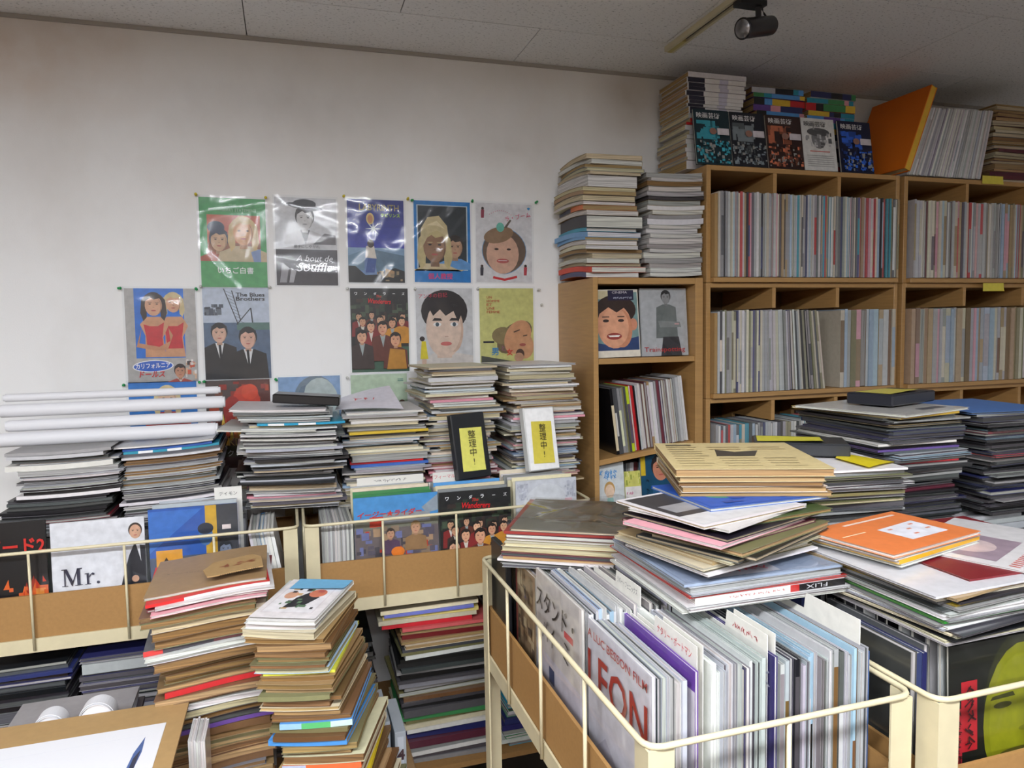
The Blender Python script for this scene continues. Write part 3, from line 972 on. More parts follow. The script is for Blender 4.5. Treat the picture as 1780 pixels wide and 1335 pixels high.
def art_gang(a, o, I, w, h):
    a.rect(0, 0, 1, 1, (40, 40, 40))
    a.rect(0, 0, 1, 0.30, (66, 100, 82))
    a.speckle(0, 0.6, 1, 0.92, [(52, 62, 50), (34, 36, 36), (70, 84, 66), (60, 48, 44)], 40, 0.05, 9)
    rg = random.Random(4)
    for (x, y, s) in ((0.14, 0.66, 0.09), (0.36, 0.68, 0.08), (0.55, 0.65, 0.08), (0.74, 0.62, 0.09), (0.90, 0.66, 0.08), (0.20, 0.60, 0.10), (0.5, 0.62, 0.10), (0.88, 0.60, 0.10), (0.34, 0.54, 0.12), (0.71, 0.58, 0.11), (0.54, 0.52, 0.15), (0.18, 0.42, 0.15), (0.76, 0.38, 0.16)):
        a.person(x, y, s, vary((206, 158, 126), 10, rg), (38, 32, 30), rg.choice([(130, 44, 44), (96, 50, 40), (60, 48, 46), (196, 136, 50), (150, 70, 40)]), rg.choice([(206, 200, 190), None, (150, 160, 160)]), low=max(0.04, y - s * 2.6))
    a.poly([(0.6, 0.03), (0.95, 0.03), (0.92, 0.26), (0.66, 0.28)], (176, 124, 46))
    wanderers_text(o, I, w, h)


def wanderers_text(o, I, w, h):
    for k, ch in enumerate('ワンダラーズ'):
        lettering(o, I, ch, w * (0.10 + 0.163 * k), h * 0.935, w=w * (0.05 if ch != 'ー' else 0.045), col=(240, 240, 240), bold=0.02)
    lettering(o, I, 'The', w * 0.49, h * 0.905, w=w * 0.09, col=(214, 36, 40), bold=0.01, shear=0.3)
    lettering(o, I, 'Wanderers', w * 0.50, h * 0.845, w=w * 0.40, h=0.017, col=(214, 36, 40), bold=0.02, shear=0.2, rot=-3)


def art_portrait(a, o, I, w, h):
    a.rect(0, 0, 1, 1, (206, 206, 208))
    a.poly([(0.0, 0.0), (1, 0), (1, 0.16), (0.72, 0.20), (0.30, 0.20), (0.0, 0.10)], (214, 206, 200))
    a.rect(0.36, 0.14, 0.62, 0.34, (214, 186, 166))
    a.ell(0.50, 0.72, 0.41, 0.26, (42, 36, 38))
    a.ell(0.50, 0.50, 0.33, 0.36, (222, 196, 178))
    a.ell(0.66, 0.48, 0.17, 0.27, (206, 174, 154))
    a.ell(0.53, 0.50, 0.26, 0.31, (222, 196, 178))
    a.poly([(0.13, 0.62), (0.20, 0.86), (0.5, 0.95), (0.82, 0.86), (0.88, 0.6), (0.8, 0.68), (0.74, 0.58), (0.66, 0.72), (0.52, 0.66), (0.42, 0.74), (0.3, 0.66), (0.24, 0.74)], (40, 34, 36))
    for q in (-1, 1):
        a.ell(0.52 + q * 0.15, 0.555, 0.07, 0.026, (235, 232, 230))
        a.ell(0.52 + q * 0.15, 0.555, 0.032, 0.026, (70, 86, 96))
        a.poly([(0.52 + q * 0.15 - 0.09, 0.60), (0.52 + q * 0.15 + 0.09, 0.60), (0.52 + q * 0.15 + 0.06, 0.63), (0.52 + q * 0.15 - 0.05, 0.635)], (40, 34, 34))
    a.rect(0.50, 0.40, 0.56, 0.41, (180, 144, 128))
    a.ell(0.52, 0.315, 0.10, 0.025, (206, 110, 106))
    a.ell(0.10, 0.38, 0.045, 0.03, (50, 40, 40))
    a.poly([(0.06, 0.13), (0.20, 0.13), (0.16, 0.35), (0.09, 0.35)], (222, 204, 40))
    a.poly([(0.09, 0.02), (0.16, 0.02), (0.17, 0.13), (0.09, 0.13)], (214, 180, 160))
    lettering(o, I, 'アンネの日記', w * 0.30, h * 0.91, w=w * 0.50, col=(206, 60, 84), rot=3)
    lettering(o, I, 'ニュー東宝', w * 0.80, h * 0.05, w=w * 0.20, col=(60, 60, 60))


def art_lime(a, o, I, w, h):
    a.rect(0, 0, 1, 1, (206, 204, 128))
    a.ell(0.64, 0.38, 0.38, 0.16, (120, 102, 74), rot=38)
    a.ell(0.42, 0.40, 0.20, 0.11, (138, 122, 84))
    a.ell(0.70, 0.38, 0.23, 0.23, (208, 152, 112), rot=-30)
    a.ell(0.84, 0.26, 0.16, 0.16, (210, 156, 116))
    a.poly([(0.62, 0.45), (0.74, 0.48), (0.74, 0.465), (0.63, 0.435)], (80, 60, 50))
    a.poly([(0.80, 0.40), (0.88, 0.41), (0.88, 0.395), (0.80, 0.385)], (80, 60, 50))
    a.ell(0.79, 0.28, 0.06, 0.02, (170, 90, 80))
    a.poly([(0.02, 0.04), (0.02, 0.15), (0.62, 0.07), (0.60, 0.04)], (84, 84, 76))
    a.ell(0.74, 0.16, 0.08, 0.07, (80, 58, 50))
    a.ell(0.72, 0.12, 0.09, 0.06, (196, 150, 120))
    a.rect(0.06, 0.31, 0.26, 0.335, (50, 50, 54))
    for k, s in enumerate(('UN', 'HOMME', 'ET', 'UNE', 'FEMME')):
        lettering(o, I, s, w * (0.13 + 0.024 * len(s)), h * (0.885 - 0.046 * k), w=w * 0.048 * len(s), h=0.009, col=(196, 70, 60))
    lettering(o, I, '男', w * 0.27, h * 0.20, w=w * 0.13, col=(70, 140, 190), bold=0.02)
    lettering(o, I, 'と', w * 0.43, h * 0.24, w=w * 0.07, col=(150, 90, 120))
    lettering(o, I, '女', w * 0.54, h * 0.19, w=w * 0.12, col=(206, 60, 50), bold=0.02)


def art_bluegirl(a, o, I, w, h):
    a.rect(0, 0, 1, 1, (46, 124, 206))
    a.person(0.56, 0.80, 0.26, (220, 180, 150), (220, 200, 150), (180, 60, 60), long=True, low=0.3)
    a.rect(0.79, 0.86, 0.90, 0.90, (222, 200, 206))


def art_fire(a, o, I, w, h):
    a.rect(0, 0, 1, 1, (92, 44, 36))
    a.rect(0, 0.62, 0.5, 1, (84, 70, 66))
    a.speckle(0.02, 0.65, 0.98, 0.98, [(120, 70, 50), (150, 52, 40), (74, 56, 52), (176, 70, 40)], 26, 0.06, 11)
    a.ell(0.62, 0.74, 0.22, 0.20, (200, 62, 40))
    a.ell(0.68, 0.86, 0.13, 0.09, (216, 74, 46))
    a.ell(0.40, 0.66, 0.14, 0.16, (160, 44, 36))
    rg = random.Random(6)
    for k in range(34):
        x, y = rg.uniform(0, 1), rg.uniform(0.28, 0.5)
        s = rg.uniform(0.04, 0.1)
        a.poly([(x - s * 0.5, y - s), (x + s * 0.5, y - s), (x + rg.uniform(-0.3, 0.3) * s, y + s * 1.4)], rg.choice([(226, 120, 40), (236, 176, 60), (206, 80, 40), (240, 206, 90)]))
    a.rect(0, 0, 1, 0.26, (72, 66, 44))
    a.rect(0, 0, 1, 0.13, (70, 34, 30))
    lettering(o, I, 'BACKDRAFT', w * 0.46, h * 0.30, w=w * 0.86, h=0.026, col=(206, 176, 110), bold=0.0)
    lettering(o, I, 'バックドラフト', w * 0.46, h * 0.17, w=w * 0.80, col=(214, 214, 220), bold=0.01)


def art_paleface(a, o, I, w, h):
    a.rect(0, 0, 1, 1, (138, 168, 206))
    a.ell(0.58, 0.74, 0.34, 0.27, (120, 136, 150), rot=-10)
    a.ell(0.66, 0.64, 0.32, 0.34, (186, 198, 196))
    a.poly([(0.10, 0.50), (0.36, 0.88), (0.44, 0.9), (0.34, 0.6), (0.3, 0.4)], (104, 122, 140))
    for x in (0.54, 0.80):
        a.ell(x, 0.66, 0.045, 0.016, (84, 130, 140))
        a.rect(x - 0.06, 0.71, x + 0.06, 0.72, (110, 110, 110))


def art_mint(a, o, I, w, h):
    a.rect(0, 0, 1, 1, (188, 208, 180))
    for x, hh in ((0.06, 0.62), (0.72, 0.62), (0.80, 0.60), (0.90, 0.63), (0.64, 0.58)):
        a.person(x, hh, 0.09, (190, 140, 110), (90, 62, 44), (70, 56, 50), (150, 110, 60), low=hh - 0.32)
    a.rect(0.83, 0.93, 0.93, 0.938, (90, 140, 130))
    a.rect(0.83, 0.91, 0.93, 0.918, (90, 140, 130))


poster(343, 342, 'green poster titled THE STRAWBERRY STATEMENT in the top row', art_green, 1, 0.203, 0.288, -0.6)
poster(475, 342, 'black-and-white poster of a man in a dark hat with white script lettering', art_grey, 2, 0.199, 0.290, -0.4)
poster(601, 345, 'blue LABYRINTH poster with a white star burst', art_blue, 3, 0.193, 0.283, -0.5)
poster(717, 348, 'poster with a bright blue border and two faces on black', art_pair, 4, 0.203, 0.284, -0.5)
poster(825, 352, 'white poster with a smiling face in a heart shape and pink title', art_heart, 5, 0.212, 0.282, -0.6)
poster(214, 501, 'grey poster of two women in red swimsuits on a blue panel', art_dolls, 6, 0.206, 0.300, -0.4)
poster(350, 500, 'pale sky poster titled The Blues Brothers with two dark-suited men', art_suits, 7, 0.204, 0.300, -0.3)
poster(607, 501, 'dark crowd poster with red Wanderers lettering pinned to the wall', art_gang, 8, 0.199, 0.290, -0.3)
poster(721, 501, 'white poster of a short-haired woman beside a small figure in yellow', art_portrait, 9, 0.206, 0.288, -0.2)
poster(832, 501, 'yellow-green poster reading UN HOMME ET UNE FEMME', art_lime, 10, 0.206, 0.288, -0.2)
poster(222, 665, 'bright blue poster with a blond head, mostly behind the paper rolls', art_bluegirl, 12, 0.200, 0.293, -0.2)
poster(356, 662, 'red and orange fire poster behind the grey magazine piles', art_fire, 13, 0.200, 0.293, -0.2)
poster(483, 656, 'pale blue poster with a faint face above the black video case', art_paleface, 14, 0.203, 0.293, 0)
poster(609, 652, 'pale mint poster with small figures behind the white scribbled paper', art_mint, 15, 0.195, 0.293, 0)


def pushpin(u, v, col, label):
    p = at(u, v, Y=WALL)
    mb = MB()
    c = lin(PINS[col])
    prof = [(0.0, 0.0045), (0.0015, 0.0048), (0.003, 0.0026), (0.009, 0.0024), (0.0105, 0.004), (0.0125, 0.004), (0.0135, 0.0028)]
    mb.tube([(0, -y, 0) for y, r in prof], [r for y, r in prof], 10, col=c)
    M = Matrix.Translation((p.x, WALL - 0.0075, p.z)) @ Matrix.Rotation(random.uniform(-0.25, 0.25), 4, 'X') @ Matrix.Rotation(random.uniform(-0.3, 0.3), 4, 'Z')
    o = mb.build('pushpin', PRINT if col != 'clear' else GLOSS, None, M, smooth=True)
    mb = MB()
    mb.tube([(0, 0.0, 0), (0, 0.0074, 0)], 0.0006, 6)
    mb.build('needle', CHROME, o)
    tag(o, label, 'pushpin', 'pushpins holding the posters')


for u, v, c, l in ((341, 339, 'yellow', 'yellow pushpin at the upper outer corner of the green poster'), (462, 344, 'yellow', 'yellow pushpin between the green poster and the black-and-white poster'),
                   (597, 342, 'yellow', 'yellow pushpin between the black-and-white poster and the LABYRINTH poster'), (708, 347, 'yellow', 'yellow pushpin at the LABYRINTH poster\'s corner nearest the blue-bordered one'),
                   (715, 349, 'green', 'green pushpin at the blue-bordered poster\'s corner nearest LABYRINTH'), (820, 351, 'green', 'green pushpin between the blue-bordered poster and the heart poster'),
                   (930, 353, 'green', 'green pushpin at the upper outer corner of the heart poster'), (210, 501, 'green', 'green pushpin at the upper outer corner of the swimsuit poster'),
                   (341, 502, 'green', 'green pushpin between the swimsuit poster and the Blues Brothers poster'), (349, 498, 'clear', 'clear pushpin at the Blues Brothers poster\'s corner nearest the swimsuit poster'),
                   (470, 500, 'clear', 'clear pushpin at the upper corner of Blues Brothers poster beside bare wall'), (604, 502, 'clear', 'clear pushpin at the crowd poster\'s upper corner beside bare wall'),
                   (721, 503, 'clear', 'clear pushpin between the crowd poster and the short-haired woman poster'), (829, 503, 'clear', 'clear pushpin between the woman poster and the yellow-green poster'),
                   (934, 504, 'clear', 'clear pushpin at the upper outer corner of the yellow-green poster'), (216, 669, 'green', 'green pushpin at the outer corner of the poster behind the paper rolls'),
                   (347, 664, 'green', 'green pushpin at the inner corner of the bright blue low poster'), (356, 663, 'green', 'green pushpin at the fire poster\'s corner nearest the blue poster'),
                   (479, 659, 'green', 'green pushpin between the fire poster and the pale blue poster'), (603, 656, 'clear', 'clear pushpin between the pale blue poster and the mint poster'),
                   (940, 530, 'clear', 'lone clear pushpin in bare wall beside the yellow-green poster')):
    pushpin(u, v, c, l)


# ------------------------------------------------------------------ bins of the two carts along the wall: face-out pamphlets
def standing(name, x, y, w, h, t, tilt, cover, label, cat='pamphlet', group=None, page=(220, 216, 206), z=TRAY + 0.0005, mat=None):
    """Upright, cover to the viewer; x, y: middle of the foot; tilt back in degrees."""
    a = math.radians(tilt)
    M = axes((x, y, z), (1, 0, 0), (0, math.sin(a), math.cos(a)), (0, -math.cos(a), math.sin(a)))
    o = booklet(name, w, h, t, cover, page, M, label, cat, group, mat=mat, nx=2, front='pages')
    return o, top_frame(w, h, t)


def bin_row(x0, x1, ys, y_step, n, h, cols, where, group, seed, back=None, back_y=9.0):
    rg = random.Random(seed)
    for k in range(n):
        cn = rg.choice(cols)
        w = x1 - x0 - rg.uniform(0, 0.012)
        y = ys + y_step * k
        hh = (h if y < back_y else back) + rg.uniform(-0.014, 0.0)
        standing('film_program', (x0 + x1) / 2 + rg.uniform(-0.004, 0.004), y, w, hh, rg.uniform(0.004, 0.007), 3.0, vary(COLS[cn], 14, rg),
                 '%s program, %s behind %s' % (cn, nth(k + 1), where), 'program', group)


A_FRONT, B_FRONT = 1.985, 1.985


def cover_speed(a, o, I, w, h):
    a.rect(0, 0, 1, 1, (20, 18, 20))
    a.rect(0, 0, 1, 0.30, (60, 20, 16))
    rg = random.Random(2)
    for k in range(26):
        x, y, s = rg.uniform(0, 1), rg.uniform(0.32, 0.52), rg.uniform(0.02, 0.07)
        a.poly([(x - s, y - s), (x + s, y - s), (x + rg.uniform(-1, 1) * s, y + s * 1.2)], rg.choice([(190, 50, 24), (216, 96, 34), (150, 36, 20)]))
    a.rect(0, 0.0, 1, 0.34, (168, 52, 26))
    a.speckle(0, 0.3, 1, 0.46, [(206, 90, 40), (140, 40, 24), (226, 140, 60)], 24, 0.05, 4)
    lettering(o, I, 'スピード2', w * 0.53, h * 0.80, w=w * 0.92, h=0.040, col=(206, 44, 36), bold=0.025)


def cover_mr(a, o, I, w, h):
    a.rect(0, 0, 1, 1, (218, 218, 222))
    a.poly([(0.66, 0.28), (0.70, 0.34), (0.82, 0.66), (0.88, 0.76), (1.0, 0.74), (1.0, 0.28)], (34, 36, 44))
    a.poly([(0.90, 0.76), (0.94, 0.76), (0.95, 0.60)], (220, 220, 224))
    a.face(0.90, 0.87, 0.13, (206, 160, 132), (56, 44, 38), fringe=False)
    a.ell(0.88, 0.45, 0.04, 0.03, (206, 160, 132))
    k = MB()
    ink = lin((40, 40, 60))

    def q(*pts):
        k.face([(x * 0.001, y * 0.001, 0) for x, y in pts], ink)
    q((0, 0), (13, 0), (13, 1.5), (0, 1.5))
    q((5, 1.5), (8, 1.5), (8, 42), (5, 42))
    q((0, 40.5), (12, 40.5), (12, 42.5), (0, 42.5))
    q((5, 42), (12, 42), (25, 8), (23, 0), (21, 0))
    q((23, 0), (25, 8), (37, 42), (34, 42), (21, 4))
    q((33, 1.5), (40, 1.5), (40, 42), (33, 42))
    q((28, 0), (45, 0), (45, 1.5), (28, 1.5))
    q((34, 40.5), (45, 40.5), (45, 42.5), (34, 42.5))
    q((50, 0), (63, 0), (63, 1.5), (50, 1.5))
    q((54, 1.5), (59, 1.5), (59, 27), (54, 27))
    q((50, 25.5), (59, 25.5), (59, 28.5), (50, 27.5))
    q((59, 20), (63, 25), (67, 28.5), (71, 27), (71, 23), (68, 22), (65, 24), (59, 16))
    q(*[(79 + 3.6 * math.cos(i * math.pi / 6), 3 + 3.6 * math.sin(i * math.pi / 6)) for i in range(12)])
    k.build('lettering', PRINT, o, I @ Matrix.Translation((w * 0.10, h * 0.445, 0.0034)))


def cover_collage(a, o, I, w, h):
    a.rect(0, 0, 1, 1, (44, 88, 168))
    a.poly([(0, 0.62), (0.6, 0.98), (0, 0.98)], (60, 112, 190))
    a.rect(0.63, 0.52, 0.76, 1, (204, 160, 52))
    a.rect(0.76, 0.0, 1, 1, (60, 62, 68))
    a.rect(0.0, 0.0, 0.76, 0.58, (74, 84, 104))
    a.ell(0.63, 0.74, 0.08, 0.09, (70, 110, 160))
    a.ell(0.63, 0.80, 0.09, 0.05, (40, 46, 60))
    a.rect(0.07, 0.46, 0.36, 0.64, (216, 150, 44))
    a.poly([(0.10, 0.48), (0.18, 0.58), (0.24, 0.50), (0.32, 0.55), (0.33, 0.48)], (60, 44, 34))
    a.rect(0.82, 0.78, 0.92, 0.82, (226, 210, 206))
    a.face(0.85, 0.60, 0.13, (120, 130, 150), (40, 44, 50))


def cover_road(a, o, I, w, h):
    a.rect(0, 0, 1, 1, (76, 146, 206))
    a.rect(0, 0.0, 1, 0.74, (106, 96, 96))
    a.rect(0, 0.68, 1, 0.76, (120, 120, 104))
    a.rect(0.18, 0.70, 0.34, 0.80, (200, 60, 40))
    a.rect(0.34, 0.72, 0.9, 0.82, (150, 152, 156))
    a.poly([(0.8, 0.86), (1, 0.98), (1, 0.82), (0.86, 0.8)], (150, 160, 170))
    a.speckle(0.02, 0.40, 0.98, 0.70, [(140, 120, 100), (90, 84, 96), (170, 140, 110), (70, 66, 72), (110, 116, 160), (190, 60, 40)], 60, 0.045, 8)
    a.person(0.72, 0.66, 0.12, (196, 150, 120), (150, 120, 80), (150, 116, 80), low=0.44)
    a.person(0.42, 0.62, 0.10, (196, 150, 120), (60, 50, 46), (86, 64, 90), low=0.42)
    a.ell(0.5, 0.44, 0.08, 0.05, (222, 120, 40))
    lettering(o, I, 'イージー★ライダー', w * 0.42, h * 0.83, w=w * 0.76, h=0.018, col=(206, 54, 46), bold=0.02, shear=0.2)


def cover_ornate(a, o, I, w, h):
    a.rect(0, 0, 1, 1, (206, 208, 214))
    a.ell(0.5, 0.60, 0.44, 0.36, (216, 218, 222))
    a.speckle(0.02, 0.80, 0.2, 0.97, [(176, 178, 190), (190, 192, 202)], 30, 0.02, 1)
    a.speckle(0.8, 0.80, 0.98, 0.97, [(176, 178, 190), (190, 192, 202)], 30, 0.02, 2)
    a.rect(0.80, 0.76, 0.92, 0.79, (222, 180, 190))


def front_cover(u0, u1, vt, Y, fn, label, base, group='programs facing out of the wall carts', t=0.006, sv=True, hmax=None):
    p, q = at(u0, vt, Y=Y), at(u1, vt, Y=Y)
    w = q.x - p.x
    h = p.z - TRAY
    o, fr = standing('film_program', (p.x + q.x) / 2, Y, w, h, t, 2.0, base, label, 'program', group)
    a = Art(w, h)
    fn(a, o, fr, w, h)
    a.build(o, fr)
    if sv:
        sleeve(o, fr, w, h, int(u0), border=0.003, amp=0.0012, foot=True)
    return o


front_cover(-72, 78, 917, 1.985, cover_speed, 'black program with a big red title ending in 2 and flames', (20, 18, 20))
front_cover(85, 250, 912, 1.982, cover_mr, 'white program reading Mr. with a man in a dark suit', (218, 218, 222))
front_cover(256, 412, 888, 1.985, cover_collage, 'blue and orange collage program behind the wire rail', (44, 88, 168))
front_cover(614, 761, 868, 1.987, cover_road, 'sky-blue road movie program with red slanted katakana title', (76, 146, 206))
gang = front_cover(764, 888, 858, 1.985, lambda a, o, I, w, h: art_gang(a, o, I, w, h), 'dark Wanderers program standing in the cart beside the road movie program', (40, 40, 40))
front_cover(897, 1002, 838, 1.998, cover_ornate, 'pale program with ornate border below the white sticky-noted case', (206, 208, 214))
G = 'programs filling the wall carts'
bin_row(-0.79, -0.60, 2.000, 0.028, 16, 0.225, ['black', 'dark grey', 'grey', 'white'], 'the black flame program', G, 21)
bin_row(-0.57, -0.37, 2.000, 0.028, 16, 0.225, ['pale grey', 'grey', 'white', 'black'], 'the white Mr. program', G, 22)
bin_row(-0.352, -0.142, 2.000, 0.022, 21, 0.30, ['white', 'silver', 'pale grey', 'grey'], 'the blue collage program', G, 23, 0.205, 2.10)
bin_row(0.158, 0.378, 2.002, 0.021, 22, 0.290, ['white', 'cream', 'ivory', 'pale grey', 'pale grey', 'green'], 'the road movie program', G, 24, 0.205, 2.165)
bin_row(0.392, 0.605, 2.002, 0.021, 22, 0.284, ['white', 'sky', 'cream', 'grey', 'ivory'], 'the Wanderers program in the cart', G, 25, 0.205, 2.165)
bin_row(0.617, 0.815, 2.012, 0.021, 21, 0.292, ['white', 'cream', 'pale grey', 'grey', 'ivory'], 'the ornate-border program', G, 26, 0.205, 2.165)


def bin_card(u0, u1, vt, Y, text, ink, label, tv, seed=1):
    p, q = at(u0, vt, Y=Y), at(u1, vt, Y=Y)
    w, h = q.x - p.x, p.z - TRAY - 0.001
    o = boxpart('index_card', (0, 0, -0.0012), (w, h, 0), plain('card_stock', (222, 220, 214), 0.6), None, M=axes((p.x, Y, TRAY + 0.001), (1, 0, 0), (0, 0, 1), (0, -1, 0)))
    tag(o, label, 'index card', 'index cards in the wall carts')
    if text == '~':
        scribble(o, Matrix.Identity(4), w * 0.5, h - tv, w * 0.5, 0.010, 8, ink, seed, lift=0.0006)
    else:
        lettering(o, Matrix.Identity(4), text, w * 0.5, h - tv, h=0.011, col=ink, lift=0.0006)


bin_card(372, 420, 848, 2.094, 'デイモン', (70, 70, 74), 'grey index card reading デイモン behind the blue collage program', 0.018)
bin_card(752, 800, 822, 2.128, 'ソフィーマルソー', (206, 60, 70), 'white index card with red writing beside the black video case', 0.014)
bin_card(620, 736, 832, 2.1415, '~', (90, 88, 90), 'pale index card with faint writing behind the road movie program', 0.012)


# ------------------------------------------------------------------ rows of thin pamphlets standing on edge (edge to the viewer)
def edge_row(x0, x1, y, z, h, d, cols, where, group, seed, name='film_pamphlet', noun='film pamphlet', tmin=0.005, tmax=0.011, pages=('white', 'grey'), spine=0.85, lean=None, hj=0.006, gloss=0.5, bandp=0.35, order='from the left in', yj=0.006, seq=None, zf=None, fade=0.0):
    rg = random.Random(seed)
    x, k, out, pa = x0, 0, [], 0.0
    while x < x1:
        t = rg.uniform(tmin, tmax)
        k += 1
        cn = (seq or {}).get(k) or rg.choice(cols)
        c = vary(COLS[cn], 16 if not (seq or {}).get(k) else 3, rg)
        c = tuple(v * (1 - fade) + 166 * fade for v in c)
        hh = h - rg.uniform(0, hj)
        dd = d - rg.uniform(0, 0.008)
        a = math.radians(lean(x) if lean else 0.0)
        x += hh * max(0.0, math.sin(pa) - math.sin(a)) * 1.2
        pa = a
        up = (math.sin(a), 0, math.cos(a))
        bx = x + t * math.cos(a)
        M = axes((bx, y + rg.uniform(0, yj), z + (0.0 if a <= 0 else 0.0) + hh / 2 * math.cos(a)), up, (0, 1, 0), (-math.cos(a), 0, math.sin(a)))
        M = M @ Matrix.Translation((0, 0, 0))
        M.translation = Vector((bx + math.sin(a) * hh / 2, M.translation.y, (zf(bx) if zf else z) + math.cos(a) * hh / 2 + abs(math.sin(a)) * t + 0.0004))
        bands = None
        if rg.random() < bandp:
            e1, e2 = rg.uniform(0.05, 0.3), rg.uniform(0.5, 0.95)
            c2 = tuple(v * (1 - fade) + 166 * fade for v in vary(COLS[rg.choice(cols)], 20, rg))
            bands = [(0, e1, c), (e1, e2, c2), (e2, 1, c)]
        fr = 'spine' if rg.random() < spine else 'pages'
        o = booklet(name, hh, dd, t * 0.96, c, vary(PAPER[rg.choice(pages)], 10, rg), M, '%s %s, %s %s %s' % (cn, noun, nth(k), order, where), 'pamphlet', group,
                    mat=GLOSS if rg.random() < gloss else PRINT, front=fr, nx=1, bands=bands)
        out.append((o, hh, dd, t * 0.96))
        x += t / math.cos(a)
    return out


SPINES = ['grey', 'pale grey', 'white', 'ivory', 'silver', 'grey', 'olive', 'pale blue', 'dark grey', 'pink', 'tan', 'cream', 'silver', 'red', 'navy', 'teal', 'dark grey', 'black']
MUTED = ['grey', 'pale grey', 'ivory', 'silver', 'grey', 'olive', 'dark grey', 'tan', 'pale blue', 'pink', 'cream']
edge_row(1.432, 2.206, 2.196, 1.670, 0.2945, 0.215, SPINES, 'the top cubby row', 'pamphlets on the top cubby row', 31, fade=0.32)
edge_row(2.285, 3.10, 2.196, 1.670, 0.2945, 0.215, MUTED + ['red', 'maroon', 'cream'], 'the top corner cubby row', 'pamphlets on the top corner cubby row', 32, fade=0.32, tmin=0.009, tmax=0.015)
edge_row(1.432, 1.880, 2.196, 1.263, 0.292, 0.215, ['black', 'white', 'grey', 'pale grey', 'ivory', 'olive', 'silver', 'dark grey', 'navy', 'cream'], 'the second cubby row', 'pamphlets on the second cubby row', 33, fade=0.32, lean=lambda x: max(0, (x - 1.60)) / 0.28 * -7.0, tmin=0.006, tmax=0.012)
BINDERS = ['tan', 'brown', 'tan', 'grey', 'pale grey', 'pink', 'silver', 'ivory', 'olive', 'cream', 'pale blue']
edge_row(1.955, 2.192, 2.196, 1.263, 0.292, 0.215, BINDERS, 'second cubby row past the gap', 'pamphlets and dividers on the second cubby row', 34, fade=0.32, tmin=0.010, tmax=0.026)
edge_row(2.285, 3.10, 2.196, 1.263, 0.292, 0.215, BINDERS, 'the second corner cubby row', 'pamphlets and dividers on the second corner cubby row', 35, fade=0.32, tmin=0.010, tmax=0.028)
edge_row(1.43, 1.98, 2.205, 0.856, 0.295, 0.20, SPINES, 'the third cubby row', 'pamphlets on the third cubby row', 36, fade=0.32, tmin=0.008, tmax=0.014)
b = boxpart('cardboard_box_end', (1.4195, 2.200, 1.670), (1.4310, 2.43, 1.955), CARD)
tag(b, 'brown card end-piece at the start of the top cubby row', 'card')
b = boxpart('cardboard_box_end', (1.4195, 2.200, 1.263), (1.4310, 2.43, 1.545), CARD)
tag(b, 'brown card end-piece at the start of the second cubby row', 'card')


# ------------------------------------------------------------------ piles standing on the wall carts
GREYS = ['grey', 'pale grey', 'white', 'dark grey', 'black', 'silver', 'white']
MIX = ['white', 'pale grey', 'ivory', 'cream', 'grey', 'dark grey', 'pale blue', 'white', 'tan']
P_LIGHT, P_OLD = ['white', 'grey', 'white', 'cream'], ['cream', 'tan', 'white', 'cream']
stack('pile under the rolls beside the wall', 'pile at the outer end under the paper rolls', -0.672, -0.437, 2.08, 0.27, 0.993, 1.214, 27, GREYS, ['white', 'grey', 'grey', 'dark'], seed=1, bend0=(0.003, 0.002, 0), jit=0.009, drift=0.010,
      special={8: dict(cover='white', page='white', dx=0.012, yaw=-4), 15: dict(cover='black', dx=-0.03, page='dark'), 16: dict(cover='black', dx=-0.035, page='dark'), 17: dict(cover='dark grey', dx=-0.035, page='dark'), 18: dict(cover='black', dx=-0.03, page='dark'), 19: dict(cover='black', dx=-0.035, page='dark'), 20: dict(cover='dark grey', dx=-0.03, page='dark'), 21: dict(cover='black', dx=-0.03, page='dark'),
               22: dict(cover='dark grey', dx=-0.03, page='dark'), 23: dict(cover='dark red', dx=-0.02), 5: dict(cover='white', dx=-0.015, page='white')})
stack('pile under the rolls beside the fire poster', 'pile at the inner end under the paper rolls', -0.432, -0.192, 2.10, 0.28, 0.993, 1.214, 32, GREYS, ['white', 'grey', 'grey', 'dark', 'brown'], seed=2, bend0=(0.003, 0.005, 0.001), drift=0.007,
      special={2: dict(cover='blue', front='spine'), 3: dict(cover='teal', front='spine', bands=[(0, .15, (40, 140, 165)), (.15, .3, (230, 230, 230)), (.3, .45, (40, 140, 165)), (.45, .6, (230, 230, 230)), (.6, 1, (40, 140, 165))]), 6: dict(cover='brown', page='brown'), 7: dict(cover='brown', page='brown')})
stack('pile topped by a black video case', 'pile topped by the black video case', -0.136, 0.122, 2.12, 0.28, 0.9975, 1.286, 43, GREYS, P_LIGHT + ['dark'], seed=3, drift=0.012, jit=0.012, yawj=5,
      special={4: dict(cover='silver', dx=0.01), 7: dict(cover='teal', front='spine', bands=[(0, .12, (30, 150, 190)), (.12, .3, (235, 235, 235)), (.3, .46, (30, 150, 190)), (.46, .66, (235, 235, 235)), (.66, 1, (30, 150, 190))], dx=0.025),
               10: dict(cover='white', dx=-0.03), 39: dict(cover='pink', front='spine')}, bend0=(0.002, -0.004, 0))
stack('pile under the scribbled white paper', 'pile under the scribbled white paper', 0.150, 0.386, 2.18, 0.28, 0.976, 1.262, 36, MIX, P_LIGHT, seed=4, drift=0.012, jit=0.010, yawj=5,
      special={1: dict(cover='white', dx=-0.01), 2: dict(cover='white', dx=-0.012), 8: dict(cover='yellow', front='spine', t=0.008, dy=-0.008), 19: dict(cover='red', front='spine', rgb=(206, 30, 34), dx=-0.01, dy=-0.014, t=0.008), 20: dict(cover='blue', page='white'), 9: dict(cover='navy', dx=-0.01), 14: dict(cover='black', page='dark')})
R_MIX = ['white', 'ivory', 'pale grey', 'grey', 'cream', 'white', 'tan', 'dark grey', 'pale blue', 'pink']
